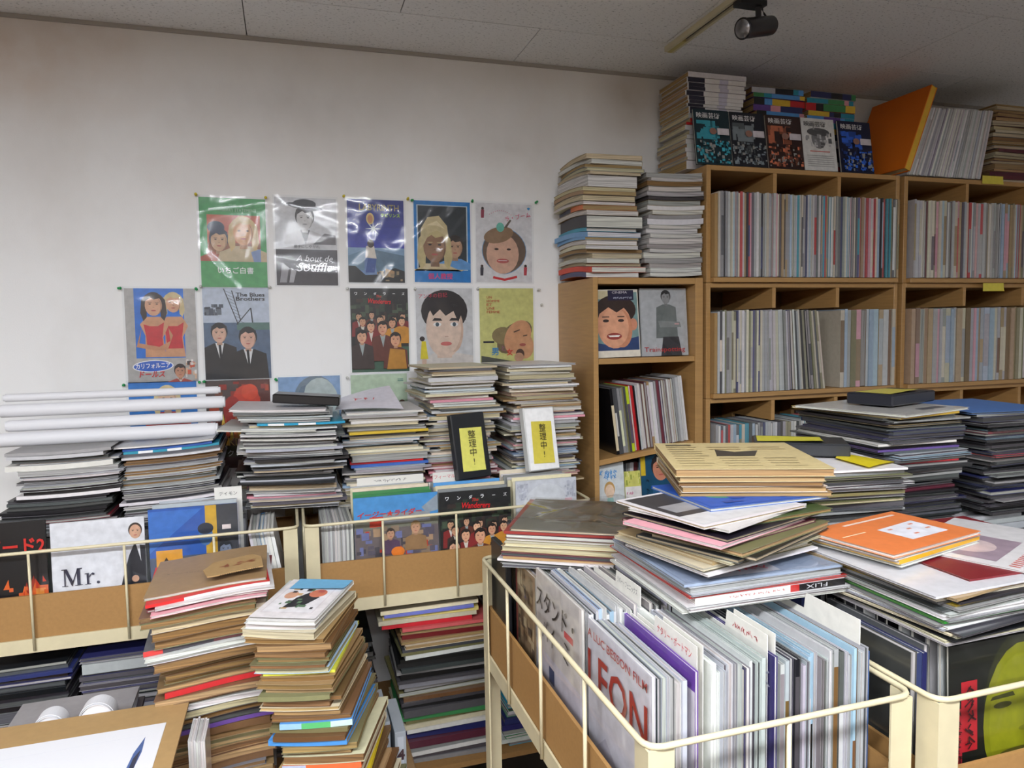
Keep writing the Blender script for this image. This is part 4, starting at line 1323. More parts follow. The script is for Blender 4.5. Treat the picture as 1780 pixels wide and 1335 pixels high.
stack('pile behind the black sticky-noted case', 'pile behind the black sticky-noted case', 0.402, 0.628, 2.20, 0.28, 0.976, 1.388, 56, R_MIX, P_OLD + ['white', 'grey'], seed=5, drift=0.012, jit=0.010, yawj=6, dsize=0.03)
stack('pile behind the white sticky-noted case', 'pile behind the white sticky-noted case', 0.668, 0.900, 2.20, 0.28, 0.9975, 1.388, 60, R_MIX, P_LIGHT + ['cream'], seed=6, drift=0.012, jit=0.011, yawj=6, dsize=0.03)
edge_row(-0.128, -0.030, 1.985, TRAY, 0.222, 0.21, ['white', 'pale grey', 'dark grey', 'black', 'olive', 'sky', 'white'], 'cart end below the black video case', 'pamphlets on edge in the wall carts', 41, name='edge_pamphlet', noun='edge-on pamphlet', lean=lambda x: -9.0, spine=0.2, order='from left in')
edge_row(0.066, 0.146, 1.985, TRAY, 0.222, 0.21, ['white', 'pale grey', 'grey', 'white', 'silver', 'cream'], 'the cart beside the road movie program', 'pamphlets on edge in the wall carts', 42, name='edge_pamphlet', noun='edge-on pamphlet', spine=0.1, tmin=0.004, tmax=0.008, order='from left in')


ROLLW = plain('roll_paper', (214, 214, 218), 0.55)


def paper_roll(p, q, r, label, solid=False):
    d = (q - p)
    L = d.length
    x = d.normalized()
    y = Vector((0, 0, 1)).cross(x).normalized()
    t = empty('paper_roll', M=axes(p, x, y, x.cross(y)))
    tag(t, label, 'paper roll', 'white paper rolls on the piles')
    c = lin((228, 228, 232))

    def shell(nm, r0, r1, a, b):
        mb = MB()
        n = 40
        V = []
        for xx, rr in ((a, r0), (b, r0), (b, r1), (a, r1)):
            V += [(xx, rr * math.cos(2 * math.pi * j / n), rr * math.sin(2 * math.pi * j / n)) for j in range(n)]
        Fc = []
        for k in range(4):
            for j in range(n):
                Fc.append((k * n + j, k * n + (j + 1) % n, ((k + 1) % 4) * n + (j + 1) % n, ((k + 1) % 4) * n + j))
        mb.idx(V, Fc, c)
        mb.build(nm, ROLLW, t, smooth=False)
    shell('outer_turn', r, r - 0.0012, 0, L)
    shell('inner_turn', r - 0.0022, r - 0.0034, -0.005, L + 0.006)
    shell('core_turn', r - 0.0046, 0.0006 if solid else r - 0.0056, -0.002, L + 0.003)
    return t


YR = 2.17
for (ua, ub, vc, r, l, dy) in ((-4, 376, 766, 0.0185, 'lowest of the four white paper rolls', 0.0), (15, 384, 741, 0.0150, 'second lowest of the four white paper rolls, a little shorter', 0.012), (3, 388, 715, 0.0170, 'second highest of the four white paper rolls', 0.020), (10, 380, 692, 0.0105, 'thinnest white paper roll on top of the four', 0.026)):
    p = at(ua, vc, Y=YR + dy)
    q = at(ub, vc, Y=YR + dy)
    paper_roll(p, Vector((q.x, q.y, p.z)), r, l)


def video_case(w, h, t, M, col, label, name='video_case'):
    o = empty(name, M=M)
    tag(o, label, 'video case')
    mt = plain('case_plastic', col, 0.3)
    boxpart('case_body', (-w / 2, 0, 0), (w / 2, h, t), mt, o, 0.003)
    boxpart('cover_window', (-w / 2 + 0.004, 0.004, t - 0.0004), (w / 2 - 0.004, h - 0.004, t + 0.0006), GLOSS if sum(col) > 500 else mt, o)
    return o


def sticky(M, w, h, col, label, text=None, name='sticky_note', rot=0, ink=(70, 66, 50)):
    mb = MB()
    nx = 6
    V, Fc = [], []
    for i in range(nx + 1):
        for j in range(nx + 1):
            x, y = i / nx, j / nx
            V.append((x * w, y * h, 0.0005 + 0.004 * (1 - y) ** 3 * x))
    for i in range(nx):
        for j in range(nx):
            p = i * (nx + 1) + j
            Fc.append((p, p + nx + 1, p + nx + 2, p + 1))
    mb.idx(V, Fc, lin(col))
    o = mb.build(name, PRINT, None, M)
    tag(o, label, 'note')
    if text:
        lettering(o, Matrix.Identity(4), text, w * 0.5, h * 0.54, h=h * 0.80, vertical=True, col=ink, lift=0.0048, rot=rot)
    return o


def leaning_case(u, v, Y, z, col, label, nlabel, yellow, roll, turn):
    p = at(u, v, Y=Y)
    a = math.radians(12)
    M = axes((p.x, Y, z), (1, 0, 0), (0, math.sin(a), math.cos(a)), (0, -math.cos(a), math.sin(a))) @ Matrix.Rotation(math.radians(turn), 4, 'Y') @ Matrix.Rotation(math.radians(roll), 4, 'Z')
    video_case(0.118, 0.200, 0.026, M, col, label)
    sticky(M @ Matrix.Translation((-0.040, 0.024, 0.0268)) @ Matrix.Rotation(math.radians(-2), 4, 'Z'), 0.078, 0.132, yellow, nlabel, '整理中!')


leaning_case(820, 848, 2.135, 1.046, (38, 40, 44), 'black video case leaning on a pile with a yellow note', 'yellow handwritten note on the upright black video case', (226, 222, 112), 4, 16)
leaning_case(940, 835, 2.135, 1.053, (196, 197, 196), 'white video case leaning on a pile with a yellow note', 'yellow handwritten note on the upright white video case', (224, 208, 84), 2, 16)
p = at(485, 722, Y=2.17)
video_case(0.188, 0.104, 0.026, Matrix.Translation((p.x + 0.075, 2.17, 1.290)) @ Matrix.Rotation(math.radians(5), 4, 'Y') @ Matrix.Rotation(math.radians(-6), 4, 'Z') @ Matrix.Translation((0, 0, 0.004)), (24, 22, 24), 'black video case lying on the pile before the pale blue poster')


def sheet(name, P, col, label, cat, arch=0.0, n=10, mat=None):
    """Thin paper through four corners (front-left, front-right, back-right, back-left), arched."""
    mb = MB()
    V, Fc = [], []
    nrm = (P[1] - P[0]).cross(P[3] - P[0]).normalized()
    for side in (0, 1):
        for i in range(n + 1):
            for j in range(n + 1):
                s, t = i / n, j / n
                q = (P[0] * (1 - s) + P[1] * s) * (1 - t) + (P[3] * (1 - s) + P[2] * s) * t
                q = q + nrm * (arch * math.sin(math.pi * s) - side * 0.0006)
                V.append(q)
    k = (n + 1) ** 2
    for i in range(n):
        for j in range(n):
            a = i * (n + 1) + j
            Fc += [(a, a + n + 1, a + n + 2, a + 1), (k + a + 1, k + a + n + 2, k + a + n + 1, k + a)]
    mb.idx(V, Fc, lin(col))
    o = mb.build(name, mat or PRINT, None)
    return tag(o, label, cat)


z = 1.268
o = sheet('paper_sheet', [Vector((0.125, 2.19, z + 0.004)), Vector((0.325, 2.165, z)), Vector((0.315, 2.40, z + 0.055)), Vector((0.16, 2.42, z + 0.02))], (222, 220, 230), 'white paper with red scribbled characters on a pile', 'paper', 0.004)
scribble(o, axes((0.13, 2.23, z + 0.02), (1, 0, 0), (0, 0.97, 0.2), (0, -0.2, 0.97)), 0.085, 0.02, 0.07, 0.030, 2, (206, 60, 64), 5, lift=0.004)


def tab_card(M, w, h, y0, y1, rise, text, ink, label):
    """Index card standing among the pamphlets with one raised end; local x up, y back."""
    t = 0.0012
    prof = [(0, 0), (0, w), (h, w), (h, y1), (h + rise, y1 - 0.004), (h + rise, y0), (h, y0), (h, 0)] if y0 > 0 else [(0, 0), (0, w), (h, w), (h, y1), (h + rise, y1 - 0.004), (h + rise, 0)]
    n = len(prof)
    mb = MB()
    mb.idx([(x, y, 0) for x, y in prof] + [(x, y, t) for x, y in prof], [tuple(range(n)), tuple(range(2 * n - 1, n - 1, -1))] + [(i, n + i, n + (i + 1) % n, (i + 1) % n) for i in range(n)], lin((228, 226, 218)))
    o = mb.build('index_card', PRINT, None, M)
    tag(o, label, 'index card', 'index cards among the upright pamphlets')
    fr = axes((0, w, t), (0, -1, 0), (1, 0, 0), (0, 0, 1))
    if text:
        if text == '~':
            scribble(o, fr, w - (y0 + y1) / 2, h + rise * 0.45, (y1 - y0) * 0.6, 0.011, 5, ink, len(label), lift=0.0008)
        else:
            lettering(o, fr, text, w - (y0 + y1) / 2, h + rise * 0.42, w=(y1 - y0) * 0.80, h=min(0.013, rise * 0.5), col=ink, lift=0.0008)
    return o


def narrow(x, y, z=TRAY):
    return axes((x, y, z + 0.0005), (0, 0, 1), (0, 1, 0), (-1, 0, 0))


def side_cover(x, y, w, h, t, base, fn, label, group='pamphlets facing the cart side', sv=True, tilt=0.0):
    """Upright, cover towards the picture's left; y is its near edge."""
    a = math.radians(tilt)
    M = axes((x, y, TRAY + 0.0005), (math.sin(a), 0, math.cos(a)), (0, 1, 0), (-math.cos(a), 0, math.sin(a))) @ Matrix.Translation((h / 2, 0, 0))
    o = booklet('sleeved_pamphlet', h, w, t, base, (214, 212, 206), M, label, 'pamphlet', group, nx=1, front='pages')
    fr = side_frame(h, w, t)
    a = Art(w, h)
    fn(a, o, fr, w, h)
    a.build(o, fr)
    if sv:
        sleeve(o, fr, w, h, int(y * 100), border=0.002, amp=0.0008, foot=True)
    return o


def cover_leon(a, o, I, w, h):
    a.rect(0, 0, 1, 1, (206, 204, 212))
    a.poly([(0, 0), (1, 0), (1, 0.40), (0.6, 0.44), (0.4, 0.52), (0, 0.50)], (200, 198, 208))
    a.poly([(0.05, 0.0), (0.7, 0.0), (0.55, 0.30), (0.3, 0.42), (0.12, 0.3)], (176, 172, 184))
    lettering(o, I, 'A LUC BESSON FILM', w * 0.5, h * 0.935, w=w * 0.94, h=0.013, col=(176, 66, 66), bold=0.01)
    lettering(o, I, 'LEON', w * 0.5, h * 0.735, w=w * 0.94, h=0.062, col=(164, 48, 40), bold=0.012)


def cover_stand(a, o, I, w, h):
    a.rect(0, 0, 1, 1, (206, 198, 194))
    a.rect(0, 0, 1, 0.5, (202, 196, 206))
    a.rect(0.30, 0.34, 0.42, 0.44, (70, 84, 120))
    a.speckle(0.0, 0.02, 1, 0.22, [(176, 168, 170), (204, 190, 170)], 18, 0.07, 3)
    lettering(o, I, 'スタンド・', w * 0.46, h * 0.84, w=w * 0.84, h=0.042, col=(54, 46, 42), bold=0.0, shear=0.1)
    lettering(o, I, 'バイ・ミー', w * 0.56, h * 0.66, w=w * 0.76, h=0.040, col=(54, 46, 42), shear=0.1)
    a.rect(0.66, 0.74, 0.84, 0.78, (206, 90, 90))


def cover_sepia(a, o, I, w, h):
    a.rect(0, 0, 1, 1, (150, 124, 96))
    a.rect(0, 0, 0.08, 1, (140, 66, 58))
    a.speckle(0.1, 0.05, 0.98, 0.98, [(170, 146, 112), (120, 98, 76), (190, 170, 136), (96, 80, 66), (146, 120, 92)], 70, 0.07, 6)


# first and second rows of the cart in front
X0 = 0.432
side_cover(X0 + 0.006, 0.812, 0.208, 0.283, 0.0055, (190, 188, 196), cover_leon, 'pale grey LEON pamphlet with red letters at the cart side')
side_cover(X0 + 0.003, 1.040, 0.220, 0.287, 0.0055, (190, 182, 178), cover_stand, 'grey pamphlet with brushed katakana title beside the LEON pamphlet')
side_cover(X0 + 0.004, 1.272, 0.120, 0.262, 0.0055, (150, 124, 96), cover_sepia, 'brown sepia picture cover at the far end of the cart side')
SL = ['white', 'silver', 'pale grey', 'grey', 'white', 'pale blue', 'silver', 'white', 'dark grey', 'pale grey']
near = dict(name='sleeved_pamphlet', noun='sleeved pamphlet', pages=('grey', 'grey', 'white', 'dark', 'grey'), tmin=0.0045, tmax=0.0085, spine=0.45, gloss=0.8, hj=0.014, yj=0.010)
edge_row(X0 + 0.0075, 0.481, 0.806, TRAY, 0.283, 0.208, SL, 'near row, before the purple cover', 'upright pamphlets in the near cart row', 51, **near)
edge_row(0.521, 0.601, 0.804, TRAY, 0.285, 0.208, ['white', 'navy', 'silver', 'grey', 'pale grey', 'silver', 'dark grey', 'white', 'pale grey'], 'near row, after the purple cover', 'upright pamphlets in the near cart row', 52, **near)
edge_row(0.630, 0.765, 0.804, TRAY, 0.278, 0.208, ['silver', 'black', 'grey', 'pale grey', 'dark grey', 'silver', 'pale blue', 'brown', 'silver', 'dark grey', 'grey'], 'near row, far side end', 'upright pamphlets in the near cart row', 53, **near)


def cover_purple(a, o, I, w, h):
    a.rect(0, 0, 1, 1, (214, 206, 214))
    a.rect(0, 0.90, 1, 1, (110, 70, 160))


def cover_night(a, o, I, w, h):
    a.rect(0, 0, 1, 1, (62, 56, 110))
    lettering(o, I, 'は夜も輝く', w * 0.55, h * 0.88, w=w * 0.85, h=0.024, col=(196, 196, 214))


side_cover(0.4975, 0.806, 0.208, 0.283, 0.005, (110, 70, 160), cover_purple, 'pamphlet with a purple top edge between the index cards')
side_cover(0.6205, 0.806, 0.208, 0.284, 0.005, (62, 56, 110), cover_night, 'dark violet pamphlet with pale characters in the near cart row')
for x, ink, txt, lab, y0, y1 in ((0.5035, (206, 60, 66), 'ナタリー・ポートマン', 'white index card with red writing behind the purple-edged pamphlet', 0.0, 0.118), (0.5125, (60, 60, 66), 'デビッド・ボウイ', 'white index card with black writing behind the red-lettered card', 0.0, 0.110),
                             (0.6260, (200, 60, 66), '~', 'white index card just behind the dark violet pamphlet', 0.0, 0.10), (0.7700, (90, 90, 96), '', 'blank white index card before the far end of the near row', 0.0, 0.118), (0.6135, (190, 70, 76), '~', 'white index card just before the dark violet pamphlet', 0.0, 0.10)):
    tab_card(narrow(x + 0.0, 0.818), 0.19, 0.284, y0, y1, 0.026, txt, ink, lab)
edge_row(0.7725, 0.777, 0.804, TRAY, 0.268, 0.208, ['blue'], 'near row, last of all', 'upright pamphlets in the near cart row', 54, **near)
far = dict(near, yj=0.008)
edge_row(X0 + 0.0045, 0.535, 1.036, TRAY, 0.287, 0.212, SL, 'second row of the near cart', 'upright pamphlets in the second cart row', 55, **far)
tab_card(narrow(0.5375, 1.045), 0.19, 0.287, 0.0, 0.095, 0.022, 'リバー・フェニックス', (90, 90, 96), 'white index card in the second row near the sepia cover')
edge_row(0.5395, 0.775, 1.036, TRAY, 0.285, 0.212, ['silver', 'cream', 'navy', 'grey', 'dark grey', 'white', 'black'], 'second row past its index card', 'upright pamphlets in the second cart row', 56, **far)
edge_row(X0 + 0.006, 0.775, 1.290, TRAY, 0.264, 0.20, ['black', 'dark grey', 'grey', 'silver'], 'third row of the near cart', 'upright pamphlets in the third cart row', 57, **dict(near, tmin=0.009, tmax=0.016))
b = boxpart('record_box', (0.411, 1.40, TRAY + 0.0005), (0.424, 1.512, 1.045), BLACK, None, 0.002)
tag(b, 'black flat box standing at the far corner of the near cart', 'box')


# ------------------------------------------------------------------ next cart: face-out programs
def cover_mono(a, o, I, w, h):
    a.rect(0, 0, 1, 1, (24, 26, 22))
    a.ell(0.66, 0.60, 0.37, 0.44, (44, 46, 28))
    a.ell(0.64, 0.53, 0.35, 0.43, (122, 124, 22))
    a.ell(0.84, 0.47, 0.17, 0.33, (98, 100, 20))
    a.ell(0.62, 0.52, 0.28, 0.38, (130, 132, 24))
    for x in (0.46, 0.78):
        a.ell(x, 0.63, 0.080, 0.018, (60, 62, 20))
        a.poly([(x - 0.11, 0.665), (x + 0.11, 0.67), (x + 0.09, 0.695), (x - 0.09, 0.685)], (54, 56, 20))
    a.ell(0.66, 0.48, 0.06, 0.015, (104, 106, 24))
    a.ell(0.60, 0.36, 0.17, 0.022, (84, 80, 28))
    a.poly([(0.46, 0.362), (0.74, 0.366), (0.60, 0.35)], (170, 160, 110))
    a.rect(0.10, 0.42, 0.235, 0.80, (176, 36, 44))
    a.rect(0.03, 0.24, 0.105, 0.66, (170, 38, 48))
    vert = I @ axes((w * 0.167, h * 0.61, 0), (0, -1, 0), (1, 0, 0), (0, 0, 1))
    scribble(o, vert, 0, 0, h * 0.34, 0.022, 5, (60, 22, 26), 3)
    vert = I @ axes((w * 0.067, h * 0.45, 0), (0, -1, 0), (1, 0, 0), (0, 0, 1))
    scribble(o, vert, 0, 0, h * 0.40, 0.012, 12, (50, 22, 26), 4)


o, fr = standing('film_program', 0.992, 0.768, 0.220, 0.272, 0.006, 2.0, (24, 26, 22), 'black program with a yellow-green face and red vertical lettering', 'program', 'programs in the face cart')
a = Art(0.220, 0.272)
cover_mono(a, o, fr, 0.220, 0.272)
a.build(o, fr)
sleeve(o, fr, 0.220, 0.272, 77, border=0.002, amp=0.0010, foot=True)
rg = random.Random(61)
for k in range(30):
    cn = rg.choice(['black', 'dark grey', 'silver', 'grey', 'black', 'white'])
    standing('film_program', 0.992 + rg.uniform(-0.006, 0.006), 0.780 + 0.0235 * k, 0.222 + rg.uniform(-0.012, 0.006), 0.276 + rg.uniform(-0.014, 0.004), rg.uniform(0.005, 0.009), 2.0, vary(COLS[cn], 10, rg),
             '%s program, %s behind the yellow-green face cover' % (cn, nth(k + 1)), 'program', 'programs in the face cart')
edge_row(0.835, 0.868, 0.79, TRAY, 0.272, 0.20, ['black', 'dark grey', 'navy', 'black'], 'narrow gap beside the yellow-green face', 'dark pamphlets beside the face cover', 62, **dict(near, tmin=0.008, tmax=0.012))
edge_row(0.835, 0.868, 1.02, TRAY, 0.276, 0.20, ['black', 'dark grey', 'navy', 'black'], 'narrow gap behind the face cart corner', 'dark pamphlets beside the face cover', 63, **dict(near, tmin=0.008, tmax=0.012))
for i, (xa, lab) in enumerate(((1.25, 'first'), (1.488, 'second'), (1.726, 'third'))):
    rg = random.Random(70 + i)
    for k in range(18):
        cn = rg.choice(['black', 'dark grey', 'silver', 'grey', 'pale grey'])
        standing('film_program', xa + 0.116 + rg.uniform(-0.003, 0.003), 1.03 + 0.030 * k, 0.222, 0.262 + rg.uniform(-0.012, 0.002), rg.uniform(0.006, 0.010), 3.0, vary(COLS[cn], 10, rg),
                 '%s program, %s from front in the dark-pile cart\'s %s column' % (cn, nth(k + 1), lab), 'program', 'programs in the dark-pile cart')


# ------------------------------------------------------------------ piles on the near carts
def zpile(where, group, cx, cy, w, d, z0, z1, n, covers, pages, yaw, **kw):
    return stack(where, group, cx - w / 2, cx + w / 2, cy - d / 2, d, z0, z1, n, covers, pages, yaw=yaw, **kw)


S = dict(name='sleeved_magazine', noun='sleeved magazine', gloss=0.7)
TOPZ = 1.068
k1 = zpile('the skewed pile near the wire rail', 'slanted pile at the near cart corner', 0.560, 1.400, 0.240, 0.262, 1.032, 1.108, 11, ['dark grey', 'maroon', 'cream', 'olive', 'tan', 'grey'], ['cream', 'dark', 'tan', 'white'], -32, seed=81, yawj=2.5,
           special={1: dict(cover='dark grey', rgb=(96, 94, 84)), 2: dict(cover='dark red', rgb=(140, 50, 44)), 3: dict(cover='maroon'), 5: dict(cover='cream', page='cream'), 9: dict(cover='white', page='white', w=0.23)}, **S)
o, w, d, t = k1[-1]
sleeve(o, Matrix.Translation((-w / 2, 0, t)), w, d, 5, border=0.012, amp=0.006, lift=0.001)
fl = zpile('low FLIX pile on near cart', 'low pile across the near cart', 0.705, 1.070, 0.292, 0.272, TOPZ, 1.114, 8, ['grey', 'white', 'silver', 'pale grey'], ['white', 'grey'], 0, seed=82, yawj=1.5, jit=0.004,
           special={1: dict(cover='pale blue', rgb=(150, 164, 186)), 2: dict(cover='silver'), 3: dict(cover='silver', dx=-0.006), 4: dict(cover='red', rgb=(190, 50, 46), dx=0.006), 5: dict(cover='white', page='white', front='spine', spine=(220, 218, 214), t=0.012, bands=[(0, .62, (216, 214, 210)), (.62, .68, (170, 40, 40)), (.68, 1, (30, 28, 30))], label='thick FLIX magazine with a black and red spine end')}, **S)
o, w, d, t = fl[3]
lettering(o, spine_frame(w), 'FLIX', w * 0.80, t * 0.5, w=0.040, h=t * 0.55, col=(180, 180, 184), lift=0.0006, rot=180)
scribble(o, spine_frame(w), w * 0.40, t * 0.5, 0.10, t * 0.5, 12, (170, 60, 56), 2, lift=0.0006)
o, w, d, t = fl[-1]
a = Art(w, d)
a.rect(0.02, 0.02, 0.98, 0.98, (150, 162, 184))
a.ell(0.40, 0.5, 0.24, 0.34, (120, 134, 160))
a.rect(0.16, 0.04, 0.62, 0.22, (206, 204, 212))
a.build(o, top_frame(w, d, t), mat=GLOSS)
scribble(o, top_frame(w, d, t), w * 0.40, d * 0.12, 0.10, 0.026, 4, (200, 80, 90), 7, lift=0.002)
sleeve(o, top_frame(w, d, t), w, d, 9, border=0.006, amp=0.003, lift=0.0022)
k2 = zpile('twisted pile under yellowed papers', 'twisted pile under the yellowed papers', 0.690, 1.050, 0.254, 0.206, 1.1235, 1.208, 16, ['white', 'ivory', 'black', 'cream', 'dark grey', 'olive', 'brown', 'tan'], ['cream', 'tan', 'white', 'cream'], 17, seed=83, yawj=7, jit=0.012, drift=0.008, name='old_magazine', noun='magazine',
           special={1: dict(cover='blue', rgb=(36, 84, 170), yaw=2, dx=0.06, dy=0.05), 2: dict(cover='white', yaw=14, dx=-0.02), 3: dict(cover='white', page='white', yaw=24), 4: dict(cover='green', rgb=(70, 84, 44), yaw=8, dx=0.05, dy=0.02), 5: dict(cover='black', yaw=20), 6: dict(cover='pink', page='white', dx=-0.02), 7: dict(cover='maroon', dx=-0.015), 9: dict(cover='black', yaw=26)})
o, w, d, t = k2[-2]
a = Art(w, d)
a.rect(0.03, 0.04, 0.97, 0.96, (206, 204, 204))
a.poly([(0.04, 0.30), (0.50, 0.30), (0.50, 0.95), (0.04, 0.95)], (60, 58, 60))
a.rect(0.10, 0.40, 0.44, 0.62, (150, 148, 150))
a.build(o, top_frame(w, d, t))
o, w, d, t = k2[-1]
a = Art(w, d)
a.rect(0.04, 0.04, 0.97, 0.96, (30, 84, 176))
a.ell(0.36, 0.40, 0.20, 0.14, (60, 140, 120))
a.speckle(0.1, 0.1, 0.9, 0.9, [(24, 66, 150), (44, 104, 196)], 30, 0.06, 2)
a.build(o, top_frame(w, d, t))
top = zpile('the yellowed paper pile', 'yellowed papers atop the twisted pile', 0.800, 1.175, 0.262, 0.292, 1.2085, 1.258, 5, ['tan', 'cream', 'brown'], ['tan', 'brown', 'tan'], -21, seed=84, yawj=1.2, jit=0.003, name='old_magazine', noun='yellowed magazine', spine=0.0,
            special={1: dict(cover='cream', rgb=(214, 194, 142), page='tan', t=0.014), 2: dict(cover='cream', rgb=(206, 186, 136), page='tan', t=0.010)})
o, w, d, t = top[-1]
a = Art(w, d)
a.poly([(0.36, 0.44), (0.62, 0.44), (0.70, 0.66), (0.52, 0.60), (0.40, 0.70)], (70, 64, 56))
rg = random.Random(3)
for k in range(9):
    for q in range(3):
        x0 = 0.06 + 0.30 * q
        if 0.3 < x0 < 0.7 and 3 < k < 7:
            continue
        a.rect(x0, 0.10 + 0.085 * k, x0 + rg.uniform(0.18, 0.26), 0.118 + 0.085 * k, (180, 162, 120))
a.rect(0.07, 0.86, 0.26, 0.91, (120, 108, 84))
a.build(o, top_frame(w, d, t))
zpile('small pile behind the yellowed papers', 'small pile behind the yellowed papers', 1.034, 1.235, 0.205, 0.285, TOPZ, 1.226, 26, ['grey', 'olive', 'dark grey', 'dark grey', 'black', 'olive', 'grey'], ['dark', 'cream', 'grey', 'dark'], -8, seed=85, yawj=4, special={1: dict(cover='white', page='white'), 6: dict(cover='white', dx=0.01), 20: dict(cover='yellow', front='spine')}, **S)
video_case(0.188, 0.104, 0.026, Matrix.Translation((1.000, 1.232, 1.2295)) @ Matrix.Rotation(math.radians(-34), 4, 'Z'), (44, 46, 50), 'black video case lying behind the yellowed papers with a note')
sticky(Matrix.Translation((1.000, 1.232, 1.2565)) @ Matrix.Rotation(math.radians(-34), 4, 'Z') @ Matrix.Translation((-0.085, 0.012, 0)), 0.13, 0.078, (216, 208, 60), 'yellow note on the case lying behind the yellowed papers')
o = sheet('paper_sheet', [Vector((1.035, 1.085, 1.2300)), Vector((1.125, 1.115, 1.2285)), Vector((1.105, 1.235, 1.2285)), Vector((1.045, 1.185, 1.2310))], (226, 206, 30), 'bright yellow paper behind the yellowed papers', 'paper', 0.002, 6)
k3 = zpile('wide pile under the orange booklet', 'wide pile under the orange booklet', 1.005, 0.905, 0.30, 0.28, 1.0500, 1.128, 24, ['white', 'ivory', 'dark grey', 'pale grey', 'grey', 'silver', 'black', 'cream'], ['white', 'grey', 'white', 'cream'], 3, seed=86, yawj=4, jit=0.008,
           special={14: dict(cover='green', rgb=(36, 140, 40), front='spine', yaw=1), 15: dict(cover='black', page='dark', front='spine'), 1: dict(cover='white', page='white', yaw=24, dx=0.10, dy=0.05, w=0.26, d=0.19), 2: dict(cover='dark red', dx=0.08, dy=0.03), 3: dict(cover='white', page='white', dx=-0.02), 4: dict(cover='tan', page='cream', front='spine', dx=-0.02, yaw=10), 8: dict(cover='yellow')}, **S)
o, w, d, t = k3[-1]
a = Art(w, d)
a.poly([(0.08, 0.30), (0.62, 0.30), (0.62, 0.92), (0.08, 0.92)], (150, 132, 144))
a.ell(0.34, 0.60, 0.16, 0.20, (196, 176, 176))
for k in range(22):
    a.rect(0.04 + k * 0.042, 0.12, 0.06 + k * 0.042, 0.20, (196, 110, 104))
a.build(o, top_frame(w, d, t))
orr = zpile('the orange booklet pile', 'orange booklet and its pile', 0.962, 0.955, 0.232, 0.165, 1.1285, 1.152, 4, ['white', 'yellow'], ['white'], 14, seed=87, yawj=2, jit=0.003, spine=0.0, name='old_magazine', noun='booklet',
            special={1: dict(cover='orange', rgb=(222, 124, 66), page='white', t=0.007, label='orange booklet with a white printed block, topmost beside the sleeved piles'), 2: dict(cover='white', page='cream'), 3: dict(cover='yellow', rgb=(222, 170, 40), front='spine')})
o, w, d, t = orr[-1]
a = Art(w, d)
a.poly([(0.42, 0.20), (0.84, 0.20), (0.86, 0.64), (0.42, 0.60)], (226, 226, 234))
for q in ((0.48, 0.52), (0.62, 0.44), (0.56, 0.30), (0.76, 0.36), (0.74, 0.54)):
    a.rect(q[0], q[1], q[0] + 0.05, q[1] + 0.03, (214, 130, 96))
a.rect(0.30, 0.86, 0.90, 0.90, (240, 214, 196))
a.rect(0.05, 0.60, 0.30, 0.62, (244, 220, 180))
a.build(o, top_frame(w, d, t))
DARK = ['black', 'dark grey', 'black', 'dark grey', 'grey', 'dark grey', 'navy', 'black']
b1 = stack('dark pile under a lying case', 'dark sleeved pile under the lying video case', 1.252, 1.472, 1.272, 0.295, 1.040, 1.300, 52, DARK, ['dark', 'dark', 'dark', 'grey'], seed=88, yawj=3.5, jit=0.008, drift=0.012, yaw=0,
           special={1: dict(cover='white', page='white', yaw=14, w=0.26, d=0.28, dx=0.02), 2: dict(cover='yellow', page='white', yaw=10), 6: dict(cover='tan'), 14: dict(cover='white', page='white', dx=-0.01), 17: dict(cover='purple'), 19: dict(cover='silver', dx=0.02), 20: dict(cover='pale blue', dx=0.02), 23: dict(cover='red', front='spine'), 34: dict(cover='maroon')}, **S)
o, w, d, t = b1[-1]
a = Art(w, d)
a.ell(0.70, 0.62, 0.22, 0.26, (110, 104, 100))
a.rect(0.5, 0.12, 0.86, 0.2, (90, 90, 96))
a.build(o, top_frame(w, d, t))
video_case(0.200, 0.115, 0.027, Matrix.Translation((1.440, 1.372, 1.304)) @ Matrix.Rotation(math.radians(17), 4, 'Z'), (34, 36, 44), 'black video case lying on the dark pile before the cubby shelves')
sticky(Matrix.Translation((1.440, 1.372, 1.332)) @ Matrix.Rotation(math.radians(17), 4, 'Z') @ Matrix.Translation((-0.085, 0.014, 0)), 0.14, 0.088, (216, 204, 90), 'yellow note on the case atop the dark pile')
b2 = stack('dark pile with a blue cover', 'dark sleeved pile topped by a blue cover', 1.580, 1.800, 1.285, 0.295, 1.040, 1.286, 48, DARK, ['dark', 'dark', 'dark', 'grey'], seed=89, yawj=4, jit=0.010, drift=0.012,
           special={1: dict(cover='sky', rgb=(70, 120, 190), yaw=-8, w=0.25), 8: dict(cover='teal'), 9: dict(cover='dark red'), 12: dict(cover='pale blue'), 20: dict(cover='red')}, **S)

# ------------------------------------------------------------------ bookcase contents
T = dict(name='old_magazine', noun='old magazine')
t1 = zpile('bookcase pile nearest the posters', 'tall pile on the bookcase by the posters', 1.062, 2.372, 0.275, 0.20, 1.6685, 2.085, 24, ['cream', 'ivory', 'white', 'tan', 'grey'], ['cream', 'tan', 'white'], -90, seed=91, yawj=4, spine=0.25, bend0=(-0.007, -0.004, 0), jit=0.007, drift=0.008,
           special={24: dict(cover='orange', front='spine', bands=[(0, 1, (40, 44, 96))], page='white'), 23: dict(cover='orange', rgb=(206, 66, 40), front='spine', page='white'), 16: dict(cover='sky', front='spine', rgb=(110, 160, 206)), 15: dict(cover='sky', front='spine', rgb=(120, 166, 210)), 14: dict(cover='teal', page='white'), 13: dict(cover='black', front='spine'), 11: dict(cover='orange', front='spine', bands=[(0, .5, (50, 50, 80)), (.5, 1, (214, 110, 40))])}, **T)
